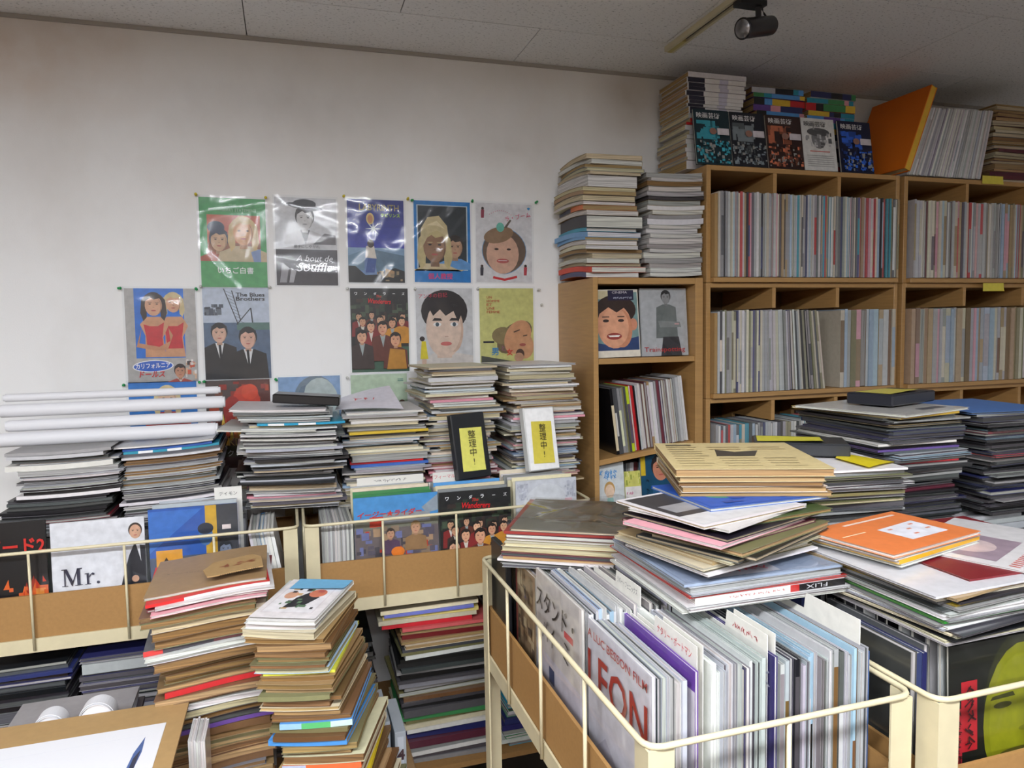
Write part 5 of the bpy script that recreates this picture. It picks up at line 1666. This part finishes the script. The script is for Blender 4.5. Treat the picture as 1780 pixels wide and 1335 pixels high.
t2 = stack('bookcase pile nearest the cubby shelves', 'pile on the bookcase by the cubby shelves', 1.176, 1.394, 2.226, 0.28, 1.6685, 2.020, 22, ['white', 'ivory', 'grey', 'white', 'tan'], ['white', 'white', 'grey', 'cream'], seed=92, yawj=2, spine=0.15, bend0=(0.004, 0.003, 0), jit=0.004,
           special={6: dict(cover='black', page='dark'), 5: dict(cover='grey', page='grey'), 3: dict(cover='tan', page='brown')}, **T)


def cover_boy(a, o, I, w, h):
    a.rect(0, 0, 1, 1, (222, 216, 202))
    a.rect(0.02, 0.10, 0.98, 0.96, (120, 150, 150))
    a.rect(0.0, 0.86, 0.34, 0.98, (206, 196, 160))
    a.poly([(0.02, 0.10), (0.98, 0.10), (0.98, 0.30), (0.7, 0.26), (0.3, 0.18), (0.02, 0.22)], (46, 66, 110))
    a.ell(0.86, 0.48, 0.10, 0.09, (206, 140, 112))
    a.ell(0.48, 0.70, 0.46, 0.22, (54, 40, 36))
    a.ell(0.44, 0.46, 0.39, 0.33, (216, 156, 124))
    a.ell(0.60, 0.42, 0.24, 0.28, (200, 136, 104))
    a.ell(0.46, 0.45, 0.30, 0.29, (218, 160, 128))
    a.poly([(0.02, 0.60), (0.10, 0.82), (0.5, 0.90), (0.9, 0.80), (0.88, 0.6), (0.7, 0.74), (0.5, 0.66), (0.32, 0.74), (0.1, 0.64)], (54, 40, 36))
    for q in (-1, 1):
        a.ell(0.42 + q * 0.17, 0.54, 0.07, 0.022, (60, 46, 44))
        a.rect(0.42 + q * 0.17 - 0.08, 0.59, 0.42 + q * 0.17 + 0.08, 0.605, (70, 50, 44))
    a.ell(0.42, 0.31, 0.17, 0.05, (150, 60, 54))
    a.poly([(0.28, 0.325), (0.56, 0.325), (0.52, 0.30), (0.32, 0.30)], (240, 236, 230))
    a.rect(0.32, 0.84, 0.90, 0.99, (36, 34, 62))
    lettering(o, I, 'CINEMA', w * 0.58, h * 0.955, w=w * 0.34, h=0.008, col=(214, 206, 214))
    scribble(o, I, w * 0.64, h * 0.875, w * 0.42, 0.009, 10, (200, 206, 224), 3)


def cover_train(a, o, I, w, h):
    a.rect(0, 0, 1, 1, (184, 186, 188))
    a.person(0.55, 0.86, 0.19, (150, 150, 150), (40, 40, 42), (112, 118, 116), bw=True, low=0.26)
    a.poly([(0.40, 0.0), (0.86, 0.0), (0.80, 0.28), (0.46, 0.28)], (56, 54, 58))
    a.poly([(0.36, 0.52), (0.84, 0.50), (0.86, 0.42), (0.40, 0.42)], (136, 140, 138))
    a.rect(0.72, 0.46, 0.82, 0.48, (206, 160, 160))
    lettering(o, I, 'Trainspotting', w * 0.48, h * 0.085, w=w * 0.88, h=0.021, col=(190, 52, 50), bold=0.006)


def cover_child(a, o, I, w, h):
    a.rect(0, 0, 1, 1, (206, 212, 214))
    a.ell(0.44, 0.62, 0.20, 0.11, (190, 150, 90))
    a.ell(0.44, 0.59, 0.17, 0.10, (224, 196, 170))
    a.poly([(0.34, 0.50), (0.56, 0.50), (0.66, 0.22), (0.28, 0.22)], (150, 196, 190))
    scribble(o, I, w * 0.40, h * 0.86, w * 0.60, 0.022, 5, (96, 160, 216), 4)
    scribble(o, I, w * 0.46, h * 0.80, w * 0.44, 0.020, 4, (96, 160, 216), 6)


def cover_eyes(a, o, I, w, h):
    a.rect(0, 0, 1, 1, (24, 74, 104))
    a.rect(0, 0.72, 0.12, 1, (206, 176, 40))
    a.face(0.52, 0.80, 0.34, (196, 130, 104), (36, 30, 32))
    a.poly([(0.2, 0.2), (0.84, 0.2), (0.74, 0.56), (0.3, 0.56)], (40, 90, 130))
    scribble(o, I @ axes((w * 0.15, h * 0.42, 0), (0, -1, 0), (1, 0, 0), (0, 0, 1)), 0, 0, h * 0.5, 0.016, 6, (16, 34, 52), 4)


def shelf_front(x, y, z, w, h, tilt, fn, base, label, t=0.008, sv=False, roll=0):
    o, fr = standing('film_pamphlet', x, y, w, h, t, tilt, base, label, 'pamphlet', 'covers facing out of the bookcase', z=z + 0.0008)
    if roll:
        o.matrix_basis = o.matrix_basis @ Matrix.Rotation(math.radians(roll), 4, 'Z')
    a = Art(w, h)
    fn(a, o, fr, w, h)
    a.build(o, fr)
    if sv:
        sleeve(o, fr, w, h, 33, border=0.002, amp=0.0035, foot=True)
    return o


shelf_front(1.080, 2.262, 1.398, 0.166, 0.232, 5, cover_boy, (222, 216, 202), 'pamphlet with a laughing boy painted face in the narrow bookcase', roll=0.6)
shelf_front(1.262, 2.266, 1.398, 0.180, 0.236, 5, cover_train, (184, 186, 188), 'grey Trainspotting pamphlet in crinkled film in the narrow bookcase', sv=True)
BZ = lambda x: 1.0535 + (x - 0.991) * math.tan(math.radians(7.2))
edge_row(1.030, 1.338, 2.240, 1.06, 0.232, 0.20, ['white', 'ivory', 'cream', 'pale grey', 'grey', 'tan', 'white', 'maroon', 'dark grey'], 'slanting bookcase shelf', 'pamphlets on the slanting bookcase shelf', 93, name='shelf_pamphlet', noun='pamphlet', lean=lambda x: -7.0, zf=BZ,
         tmin=0.006, tmax=0.011, spine=0.5, seq={1: 'black', 2: 'dark grey', 3: 'dark grey', 4: 'grey', 5: 'grey', 6: 'olive', 7: 'dark grey', 8: 'lime', 9: 'red', 10: 'red', 11: 'black', 12: 'pale grey', 16: 'maroon', 22: 'navy', 31: 'white', 32: 'grey', 33: 'lime', 34: 'lime', 35: 'lime'})
shelf_front(1.048, 2.246, 0.793, 0.100, 0.242, 6, cover_child, (206, 212, 214), 'pale booklet with a small child drawing low in the bookcase', t=0.006)
def cover_floral(a, o, I, w, h):
    a.rect(0, 0, 1, 1, (206, 204, 110))
    a.speckle(0, 0, 1, 1, [(180, 184, 80), (220, 216, 150), (150, 160, 70)], 60, 0.05, 4)
    a.rect(0, 0.52, 1, 0.74, (226, 222, 220))
    scribble(o, I, w * 0.30, h * 0.63, w * 0.40, 0.012, 4, (206, 110, 150), 4)


shelf_front(1.134, 2.252, 0.793, 0.062, 0.205, 6, cover_floral, (206, 204, 110), 'small yellow-green patterned booklet low in the bookcase', t=0.006)
shelf_front(1.245, 2.262, 0.793, 0.150, 0.255, 6, cover_eyes, (24, 74, 104), 'deep blue book with a face low in the bookcase', t=0.012)
edge_row(1.000, 1.335, 2.325, 0.7935, 0.225, 0.19, ['grey', 'white', 'maroon', 'dark grey', 'tan', 'black'], 'lowest visible bookcase shelf', 'pamphlets on the lowest visible bookcase shelf', 94, name='shelf_pamphlet', noun='pamphlet', tmin=0.010, tmax=0.016)

# ------------------------------------------------------------------ on top of the cubby shelves
TZ = 2.0555
wb = lambda: [(0, .02, (220, 218, 216)), (.02, .30, (36, 34, 52)), (.30, .55, (222, 220, 218)), (.55, .70, (190, 188, 206)), (.70, 1, (222, 220, 218))]
rb = lambda: [(0, .5, (204, 40, 44)), (.5, .78, (222, 214, 200)), (.78, .97, (204, 40, 44)), (.97, 1, (226, 220, 216))]
sp = {k: dict(cover='white', front='spine', bands=wb(), page='tan') for k in range(2, 11)}
sp.update({12: dict(cover='white', front='spine', bands=rb(), page='tan'), 13: dict(cover='white', front='spine', bands=rb(), page='tan'), 1: dict(cover='white', page='tan')})
stack('white-spined pile under the ceiling', 'white-spined pile on the cubby shelves', 1.372, 1.612, 2.300, 0.21, TZ, 2.392, 22, ['white'], ['tan', 'cream'], seed=95, yawj=1.0, jit=0.003, spine=1.0, special=sp, name='old_magazine', noun='white magazine', drift=0.003)


def rainbow(rg):
    cs = ['black', 'purple', 'pink', 'sky', 'red', 'green', 'yellow', 'teal', 'silver', 'navy']
    e = sorted(rg.sample([.2, .35, .45, .55, .7, .8, .9], 3))
    e = [0] + e + [1]
    return [(e[i], e[i + 1], COLS[rg.choice(cs)]) for i in range(4)]


rg = random.Random(5)
stack('the colourful pile beside the white-spined one', 'colourful spined piles on the cubby shelves', 1.642, 1.868, 2.305, 0.20, TZ, 2.364, 14, ['black', 'red', 'white'], ['tan'], seed=96, yawj=2, spine=1.0, special={k: dict(cover=rg.choice(['black', 'red', 'purple']), front='spine', bands=rainbow(rg)) for k in range(1, 8)}, name='old_magazine', noun='book')
stack('the colourful pile beside the orange folder', 'colourful spined piles on the cubby shelves', 1.882, 2.098, 2.305, 0.20, TZ, 2.366, 14, ['red', 'black', 'white'], ['tan'], seed=97, yawj=2, spine=1.0, special={k: dict(cover=rg.choice(['white', 'red', 'navy']), front='spine', bands=rainbow(rg)) for k in range(1, 8)}, name='old_magazine', noun='book')


def art_cover(base, tone, pale, seed):
    def f(a, o, I, w, h):
        a.rect(0, 0, 1, 1, base)
        if pale:
            a.ell(0.5, 0.62, 0.22, 0.20, (120, 120, 122))
            a.ell(0.5, 0.74, 0.34, 0.08, (84, 84, 86))
            a.speckle(0.1, 0.44, 0.9, 0.84, [(150, 150, 152), (190, 190, 192), (90, 90, 92)], 24, 0.05, seed)
            for k in range(6):
                a.rect(0.1, 0.08 + 0.04 * k, 0.9, 0.09 + 0.04 * k, (150, 150, 150))
            a.rect(0.2, 0.36, 0.8, 0.375, (206, 90, 80))
        else:
            a.speckle(0.05, 0.46, 0.70, 0.80, [tone, tone, tuple(int(v * 0.7) for v in tone), base], 26, 0.10, seed + 1)
            a.speckle(0.02, 0.03, 0.98, 0.44, [tone, base, tuple(int(v * 0.6) for v in tone), tuple(min(230, int(v * 1.2)) for v in tone), (150, 150, 146)], 120, 0.034, seed)
            a.rect(0.62, 0.54, 0.95, 0.66, (206, 200, 206))
            a.ell(0.50, 0.60, 0.10, 0.06, (150, 110, 96))
        lettering(o, I, '映画芸術', w * 0.40, h * 0.885, w=w * 0.66, h=h * 0.105, col=(236, 236, 236) if not pale else (70, 70, 72), bold=0.004)
    return f


for u0, u1, base, tone, pale, lab in ((1206, 1268, (22, 44, 52), (56, 150, 168), False, 'teal film art magazine standing on the cubby shelf'), (1269, 1329, (24, 26, 36), (120, 130, 136), False, 'black and grey film art magazine standing on the cubby shelf'),
                                      (1331, 1393, (50, 30, 28), (186, 106, 76), False, 'rust-brown film art magazine standing on the cubby shelf'), (1393, 1451, (214, 214, 212), (100, 100, 100), True, 'white film art magazine standing on the cubby shelf'),
                                      (1457, 1514, (18, 22, 52), (44, 96, 206), False, 'bright blue film art magazine standing on the cubby shelf')):
    p, q = at(u0, 250, Y=2.255), at(u1, 250, Y=2.255)
    w = q.x - p.x - 0.002
    o, fr = standing('film_magazine', (p.x + q.x) / 2, 2.243, w, 0.197, 0.009, 9, base, lab, 'magazine', 'film art magazines on the cubby shelf', z=TZ + 0.0005 + 0.0015)
    a = Art(w, 0.197)
    art_cover(base, tone, pale, int(u0))(a, o, fr, w, 0.197)
    a.build(o, fr)

# leaning orange folder and white magazines
a_ = math.radians(21)
fo = empty('document_folder', M=axes((2.262, 2.200, TZ + 0.013), (math.sin(a_), 0, math.cos(a_)), (0, 1, 0), (-math.cos(a_), 0, math.sin(a_))))
tag(fo, 'big orange folder leaning on white magazines atop the cubby shelf', 'folder')
OR = plain('orange_card', (226, 118, 20), 0.6)
YE = plain('yellow_card', (226, 180, 60), 0.7, noise=0.06, scale=50)
boxpart('cover_board', (0, 0, 0.0265), (0.336, 0.29, 0.030), OR, fo)
boxpart('cover_board', (0, 0, 0.0), (0.336, 0.29, 0.003), OR, fo)
boxpart('spine_board', (0.0005, 0.0005, 0.0032), (0.3355, 0.004, 0.0263), YE, fo)
boxpart('paper_block', (0.003, 0.006, 0.0034), (0.330, 0.286, 0.0261), plain('folder_paper', (216, 200, 160), 0.8), fo)
edge_row(2.2640, 2.620, 2.214, TZ, 0.272, 0.20, ['white', 'pale grey', 'white', 'silver', 'pale grey'], 'white row beside the orange folder', 'white magazines leaning atop the cubby shelf', 99, name='shelf_pamphlet', noun='magazine', lean=lambda x: 20.8 - 9.0 * min(1, max(0, x - 2.27) / 0.36), spine=1.0, bandp=0.2, tmin=0.006, tmax=0.009, hj=0.004)
stack('the brown-edged pile in the shelf corner', 'brown-edged pile atop the corner cubby', 2.700, 2.960, 2.225, 0.20, TZ, 2.356, 24, ['tan', 'dark grey', 'ivory', 'maroon', 'brown'], ['tan', 'cream', 'brown'], seed=100, yawj=3, spine=0.4, name='old_magazine', noun='magazine', jit=0.005)
for u, v, l in ((1716, 303, 'yellow label on the top edge of the corner cubby shelf'), (1709, 492, 'yellow label on the second edge of the corner cubby shelf')):
    p = at(u, v, Y=2.198)
    sticky(axes((p.x, 2.1985 if v > 400 else 2.2185, p.z - 0.032), (1, 0, 0), (0, 0, 1), (0, -1, 0)), 0.108, 0.032, (222, 208, 80), l, name='shelf_label')

# ------------------------------------------------------------------ in front of the wall carts: low bench, piles, drawing board
bench = empty('low_bench', (-0.36, 1.44, 0))
tag(bench, 'low wooden bench below the brown-edged piles', 'bench')
boxpart('bench_top', (-0.52, -0.36, 0.40), (0.62, 0.42, 0.43), WOODM, bench, 0.003)
for sx in (-0.48, 0.54):
    for sy in (-0.32, 0.34):
        boxpart('leg', (sx, sy, 0), (sx + 0.05, sy + 0.05, 0.3998), WOODM, bench)
BZ0 = 0.4305
BR = ['tan', 'brown', 'cream', 'ivory', 'tan', 'olive']
f1 = stack('the brown-edged pile with torn card', 'brown-edged pile before the cart', -0.292, -0.058, 1.580, 0.25, BZ0, 0.978, 42, ['brown', 'tan', 'brown', 'olive', 'grey'], ['brown', 'brown', 'tan'], seed=111, yawj=3, spine=0.12, jit=0.007, drift=0.012, yaw=2, name='old_magazine', noun='magazine', bend0=(-0.003, 0.010, -0.003), lean=(-0.015, 0),
           special={1: dict(cover='tan', page='white', t=0.007), 2: dict(cover='red', rgb=(206, 40, 40), t=0.007, front='spine', bands=[(0, .3, (206, 40, 40)), (.3, 1, (220, 216, 216))]), 3: dict(cover='white', page='white', t=0.006), 4: dict(cover='dark red', t=0.005, page='white'), 5: dict(cover='pink', page='white', t=0.006), 8: dict(cover='ivory', page='cream', t=0.015),
                    11: dict(cover='dark grey', front='spine', t=0.012, bands=[(0, .15, (200, 60, 56)), (.15, .55, (70, 66, 72)), (.55, 1, (120, 70, 74))], dx=-0.012), 12: dict(cover='white', page='white', t=0.010, dx=-0.014), 13: dict(cover='white', page='white', t=0.010, dx=-0.006),
                    19: dict(cover='red', front='spine', t=0.012), 22: dict(cover='white', page='white', t=0.012), 23: dict(cover='dark grey', page='cream'), 25: dict(cover='black', page='dark'), 26: dict(cover='purple', page='grey', front='spine')})
o, w, d, t = f1[-1]
scribble(o, top_frame(w, d, t), w * 0.34, d * 0.42, w * 0.42, 0.009, 9, (110, 92, 64), 8, lift=0.0016)
mb = MB()
pts = [(0, 0.004), (0.015, 0), (0.06, 0.004), (0.112, 0.0), (0.118, 0.07), (0.104, 0.10), (0.02, 0.094), (-0.004, 0.05)]
n = len(pts)
mb.idx([(x, y, 0) for x, y in pts] + [(x, y, 0.0028) for x, y in pts], [tuple(range(n))[::-1], tuple(range(n, 2 * n))] + [(i, (i + 1) % n, n + (i + 1) % n, n + i) for i in range(n)])
c = mb.build('torn_cardboard', CARD, None, Matrix.Translation((-0.180, 1.595, 0.9945)) @ Matrix.Rotation(math.radians(10), 4, 'Z') @ Matrix.Rotation(math.radians(-3), 4, 'Y'))
tag(c, 'torn piece of brown cardboard on the brown-edged pile', 'cardboard')
scribble(c, Matrix.Identity(4), 0.065, 0.05, 0.07, 0.03, 3, (150, 84, 52), 9, lift=0.0036)
mb = MB()
for k in range(22):
    x = 0.016 + k * 0.0044
    mb.face([(x, -0.0004 + abs(0.06 - x) * 0.03, 0.0004), (x + 0.0030, -0.0004 + abs(0.06 - x) * 0.03, 0.0004), (x + 0.0015, -0.0004 + abs(0.06 - x) * 0.03, 0.0025)], lin((46, 36, 26)))
mb.build('corrugation', PRINT, c)
f2 = stack('the leaning pile with a blue note', 'leaning pile before the carts', 0.022, 0.178, 1.395, 0.235, BZ0, 0.948, 44, ['brown', 'tan', 'brown', 'olive', 'ivory'], ['brown', 'tan', 'brown', 'tan'], seed=112, yaw=-19, yawj=3, spine=0.15, jit=0.006, drift=0.008, lean=(-0.095, 0.03), bend0=(0.002, 0.006, 0), name='old_magazine', noun='magazine',
           special={1: dict(cover='white', page='white', t=0.009, yaw=-24), 2: dict(cover='white', page='white', yaw=-21), 3: dict(cover='ivory', page='cream', yaw=-26, t=0.016), 10: dict(cover='lime', rgb=(206, 206, 70), front='spine', t=0.006), 9: dict(cover='pale blue', page='cream'), 20: dict(cover='sky', front='spine', bands=[(0, .3, (150, 190, 214)), (.3, .7, (90, 180, 110)), (.7, 1, (190, 214, 206))]), 23: dict(cover='sky', front='spine'),
                    27: dict(cover='orange', front='spine', t=0.014, bands=[(0, .3, (170, 180, 206)), (.3, 1, (222, 104, 60))]), 30: dict(cover='yellow', rgb=(216, 190, 40), front='spine', t=0.010)})
o, w, d, t = f2[-1]
a = Art(w, d)
a.rect(0.02, 0.02, 0.98, 0.98, (226, 220, 220))
a.rect(0.10, 0.14, 0.86, 0.80, (214, 204, 206))
a.rect(0.115, 0.15, 0.845, 0.79, (228, 224, 226))
a.poly([(0.34, 0.24), (0.62, 0.30), (0.74, 0.52), (0.52, 0.64), (0.40, 0.50)], (40, 38, 44))
a.ell(0.28, 0.56, 0.10, 0.09, (214, 160, 130))
a.ell(0.66, 0.62, 0.13, 0.10, (206, 120, 90))
a.speckle(0.2, 0.22, 0.8, 0.74, [(60, 56, 60), (206, 170, 120), (190, 90, 80), (90, 120, 90)], 18, 0.04, 8)
a.build(o, top_frame(w, d, t))
sticky(Matrix.Translation((0, 0, 0)) @ o.matrix_basis @ Matrix.Translation((-w * 0.36, d * 0.70, t + 0.0018)), w * 0.86, d * 0.28, (112, 176, 214), 'pale blue note on the leaning pile', name='sticky_note')

boxo = empty('cardboard_box', (-0.565, 1.335, BZ0))
tag(boxo, 'cardboard box under the drawing board', 'box')
for A, B in (((-0.30, -0.25, 0), (-0.295, 0.25, 0.30)), ((0.295, -0.25, 0), (0.30, 0.25, 0.30)), ((-0.2945, -0.25, 0), (0.2945, -0.245, 0.30)), ((-0.2945, 0.245, 0), (0.2945, 0.25, 0.30))):
    boxpart('side_panel', A, B, CARD, boxo)
boxpart('lid', (-0.30, -0.25, 0.3002), (0.30, 0.25, 0.304), CARD, boxo)
BT = BZ0 + 0.305
b = boxpart('drawing_board', (-0.88, 1.06, BT), (-0.226, 1.598, BT + 0.005), CARD)
tag(b, 'brown card board with white paper in the near corner', 'board')
ps = boxpart('paper_sheet', (-0.80, 1.075, BT + 0.0053), (-0.258, 1.512, BT + 0.0059), plain('drawing_paper', (218, 218, 222), 0.7))
tag(ps, 'white paper with a blue plume drawing on brown board', 'paper')
a = Art(0.542, 0.437)
a.poly([(0.925, 0.78), (0.945, 0.90), (0.950, 0.78), (0.940, 0.62), (0.905, 0.30), (0.890, 0.14), (0.905, 0.40)], (70, 96, 150))
a.poly([(0.93, 0.74), (0.945, 0.80), (0.942, 0.66), (0.925, 0.60)], (40, 44, 66))
a.poly([(0.0, 0.885), (0.95, 0.915), (0.95, 0.9165), (0.0, 0.8865)], (206, 208, 216))
a.build(ps, Matrix.Translation((-0.80, 1.075, BT + 0.0059)), name='drawing')
stack('low pile behind the drawing board', 'low pile behind the drawing board', -0.600, -0.350, 1.606, 0.20, BZ0, 0.690, 24, ['grey', 'white', 'dark grey', 'pale grey', 'black'], ['white', 'grey', 'dark'], seed=113, yaw=3, yawj=2, spine=0.4, name='stored_magazine', noun='magazine', special={4: dict(cover='dark red', page='white', front='spine'), 5: dict(cover='dark red', page='white'), 1: dict(cover='grey'), 2: dict(cover='silver')})
for k, (x, r, l) in enumerate(((-0.487, 0.028, 'white paper roll end just behind the drawing board'), (-0.402, 0.033, 'thicker cream paper roll end just behind the drawing board'))):
    paper_roll(Vector((x, 1.606, 0.693 + r)), Vector((x, 1.640, 0.693 + r)), r, l, True)
# lower decks
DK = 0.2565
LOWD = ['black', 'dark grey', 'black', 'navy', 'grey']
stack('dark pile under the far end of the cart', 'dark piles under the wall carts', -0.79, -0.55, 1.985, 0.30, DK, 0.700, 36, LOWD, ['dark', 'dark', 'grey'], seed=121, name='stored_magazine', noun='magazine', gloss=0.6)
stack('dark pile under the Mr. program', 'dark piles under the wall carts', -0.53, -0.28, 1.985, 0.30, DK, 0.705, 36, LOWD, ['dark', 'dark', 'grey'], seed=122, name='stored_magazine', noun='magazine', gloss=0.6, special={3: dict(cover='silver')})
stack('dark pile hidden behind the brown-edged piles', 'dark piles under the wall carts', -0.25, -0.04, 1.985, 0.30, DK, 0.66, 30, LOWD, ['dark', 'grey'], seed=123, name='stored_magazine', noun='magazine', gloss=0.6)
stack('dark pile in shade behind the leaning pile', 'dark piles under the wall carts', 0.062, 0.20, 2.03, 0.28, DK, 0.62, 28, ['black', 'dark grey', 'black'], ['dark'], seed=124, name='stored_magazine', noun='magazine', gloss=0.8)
order = ['ivory', 'blue', 'yellow', 'ivory', 'red', 'pink', 'tan', 'dark red', 'tan', 'cream', 'dark grey', 'olive', 'white', 'black', 'black', 'dark grey', 'grey', 'black', 'dark grey', 'grey', 'black', 'olive', 'brown', 'dark grey', 'black', 'dark grey', 'green', 'olive', 'ivory', 'white', 'navy', 'maroon', 'grey', 'white', 'dark grey', 'grey']
sp = {}
for k, c in enumerate(order):
    sp[k + 1] = dict(cover=c, front='spine' if k not in (6, 8, 9, 20, 21) else 'pages', page='tan' if k in (6, 8, 9) else 'grey')
for k in (1, 2, 3, 4, 5):
    sp[k]['dx'] = -0.045
sp[2]['rgb'] = (112, 120, 196)
sp[3]['rgb'] = (214, 196, 120)
sp[6]['rgb'] = (206, 96, 96)
stack('colourful pile under the cart', 'colourful pile under the wall cart', 0.265, 0.540, 1.990, 0.25, DK, 0.722, 36, ['grey'], ['grey'], seed=125, special=sp, yawj=3, name='stored_magazine', noun='magazine', gloss=0.3, tmin=0.75, jit=0.008)
stack('pile under the wall cart beyond the leg', 'piles under the wall cart beyond the leg', 0.575, 0.800, 1.99, 0.28, DK, 0.655, 30, ['grey', 'white', 'navy', 'black', 'silver', 'green', 'teal'], ['white', 'grey', 'dark'], seed=126, name='stored_magazine', noun='magazine', gloss=0.5)
edge_row(0.430, 0.760, 1.22, 0.257, 0.262, 0.20, ['navy', 'red', 'white', 'black', 'yellow', 'silver', 'maroon', 'dark grey', 'orange'], 'lower deck of the near cart', 'books on the near cart lower deck', 127, name='shelf_pamphlet', noun='book', tmin=0.012, tmax=0.024)
for k, (u, wdt, hh, l) in enumerate(((632, 0.060, 0.205, 'grey slipcase standing beside the leaning pile'), (686, 0.026, 0.190, 'narrow grey slipcase marked with a 4'))):
    p = at(u, 1262 + 12 * k, Y=1.62)
    t = empty('slipcase', (p.x, 1.62, BZ0))
    tag(t, l, 'slipcase')
    hh = p.z - BZ0
    boxpart('case_body', (0, 0, 0), (wdt, 0.16, hh), plain('slipcase_card', (150, 158, 166), 0.6), t, 0.001)
    boxpart('label_panel', (0.006, -0.0008, 0.01), (wdt - 0.006, 0.0002, hh - 0.012), plain('slipcase_label', (172, 180, 190), 0.6), t)
    if k:
        lettering(t, axes((0, 0, 0), (1, 0, 0), (0, 0, 1), (0, -1, 0)), '4', wdt / 2, hh * 0.62, h=0.026, col=(60, 40, 46), bold=0.03, lift=0.0015)
cards = edge_row(-0.214, -0.185, 1.455, BZ0, 0.295, 0.09, ['white'], 'bundle beside the drawing board', 'white cards beside the drawing board', 128, name='white_card', noun='card', tmin=0.003, tmax=0.005, spine=0.0, pages=('white',), bandp=0)

# ------------------------------------------------------------------ ceiling track and spotlight
tr = empty('lighting_track', (1.292, 2.285, CEIL))
tag(tr, 'cream lighting track with a dark slot on the ceiling', 'lighting track')
TRK = plain('track_enamel', (206, 198, 168), 0.5)
boxpart('track_side', (-0.018, -1.6, -0.018), (-0.008, -0.0005, -0.0005), TRK, tr)
boxpart('track_side', (0.008, -1.6, -0.018), (0.018, -0.0005, -0.0005), TRK, tr)
boxpart('track_slot', (-0.0078, -1.6, -0.010), (0.0078, -0.102, -0.0005), BLACK, tr)
boxpart('end_cap', (-0.0078, -0.1, -0.0185), (0.0078, -0.0005, -0.0005), plain('track_cap', (196, 184, 120), 0.5), tr)
cpos = at(1316, 47, Y=1.86)
ax = Vector((-0.937, -0.236, -0.26)).normalized()
sd = ax.cross(Vector((0, 0, 1))).normalized()
sl = empty('spotlight', M=axes(cpos, ax, sd.cross(ax).cross(ax).normalized() if False else Vector((0, 0, 1)).cross(ax).normalized(), ax.cross(Vector((0, 0, 1)).cross(ax).normalized())))
tag(sl, 'dark cylindrical spotlight hanging from the ceiling track', 'spotlight')
mb = MB()
prof = [(-0.066, 0.010), (-0.066, 0.023), (-0.060, 0.027), (0.056, 0.028), (0.060, 0.0295), (0.064, 0.0295), (0.064, 0.0255), (0.030, 0.022)]
mb.tube([(x, 0, 0) for x, r in prof], [r for x, r in prof], 28, cap=True)
mb.build('lamp_housing', plain('dark_grey_metal', (58, 58, 62), 0.3, 0.6), sl, smooth=True)
mb = MB()
prof = [(0.052, 0.0250), (0.0646, 0.0250), (0.0646, 0.0190), (0.045, 0.015)]
mb.tube([(x, 0, 0) for x, r in prof], [r for x, r in prof], 28, cap=False)
mb.build('reflector_ring', CHROME, sl, smooth=True)
mb = MB()
prof = [(0.030, 0.006), (0.030, 0.0140), (0.050, 0.012), (0.056, 0.004)]
mb.tube([(x, 0, 0) for x, r in prof], [r for x, r in prof], 20)
mb.build('bulb', plain('bulb_glass', (120, 74, 66), 0.2), sl, smooth=True)
inv = sl.matrix_basis.inverted()
top = Vector((1.300, cpos.y + 0.03, CEIL - 0.012))
stem_top = Vector((cpos.x + 0.012, cpos.y + 0.012, CEIL - 0.030))
mb = MB()
mb.tube([inv @ Vector((stem_top.x, stem_top.y, CEIL - 0.02)), inv @ (cpos + Vector((0.012, 0.010, 0.02)))], 0.0085, 12)
mb.build('stem', plain('stem_metal', (70, 70, 74), 0.4, 0.5), sl)
mb = MB()
mb.box((min(1.284, stem_top.x) - 0.004, stem_top.y - 0.02, CEIL - 0.034), (stem_top.x + 0.016, stem_top.y + 0.02, CEIL - 0.0190), M=inv)
mb.build('track_adapter', BLACK, sl)
cord = []
for k in range(15):
    t = k / 14
    p0 = Vector((stem_top.x - 0.004, stem_top.y - 0.018, CEIL - 0.032))
    p1 = p0 + Vector((0.02, 0.0, -0.075))
    p2 = cpos + Vector((0.14, 0.04, 0.055))
    p3 = cpos - ax * 0.052
    q = p0 * (1 - t) ** 3 + p1 * 3 * t * (1 - t) ** 2 + p2 * 3 * t * t * (1 - t) + p3 * t ** 3
    cord.append(inv @ q)
mb = MB()
mb.tube(cord, 0.0028, 8)
mb.build('cord', BLACK, sl, smooth=True)


# lettering belongs to the printed face it stands on
for o in list(SC.objects):
    if o.name.startswith('cover_print') and o.parent is not None:
        for q in list(o.parent.children):
            if q.name.startswith(('lettering', 'handwriting')):
                mtx = o.matrix_basis.inverted() @ q.matrix_basis
                q.parent = o
                q.matrix_basis = mtx
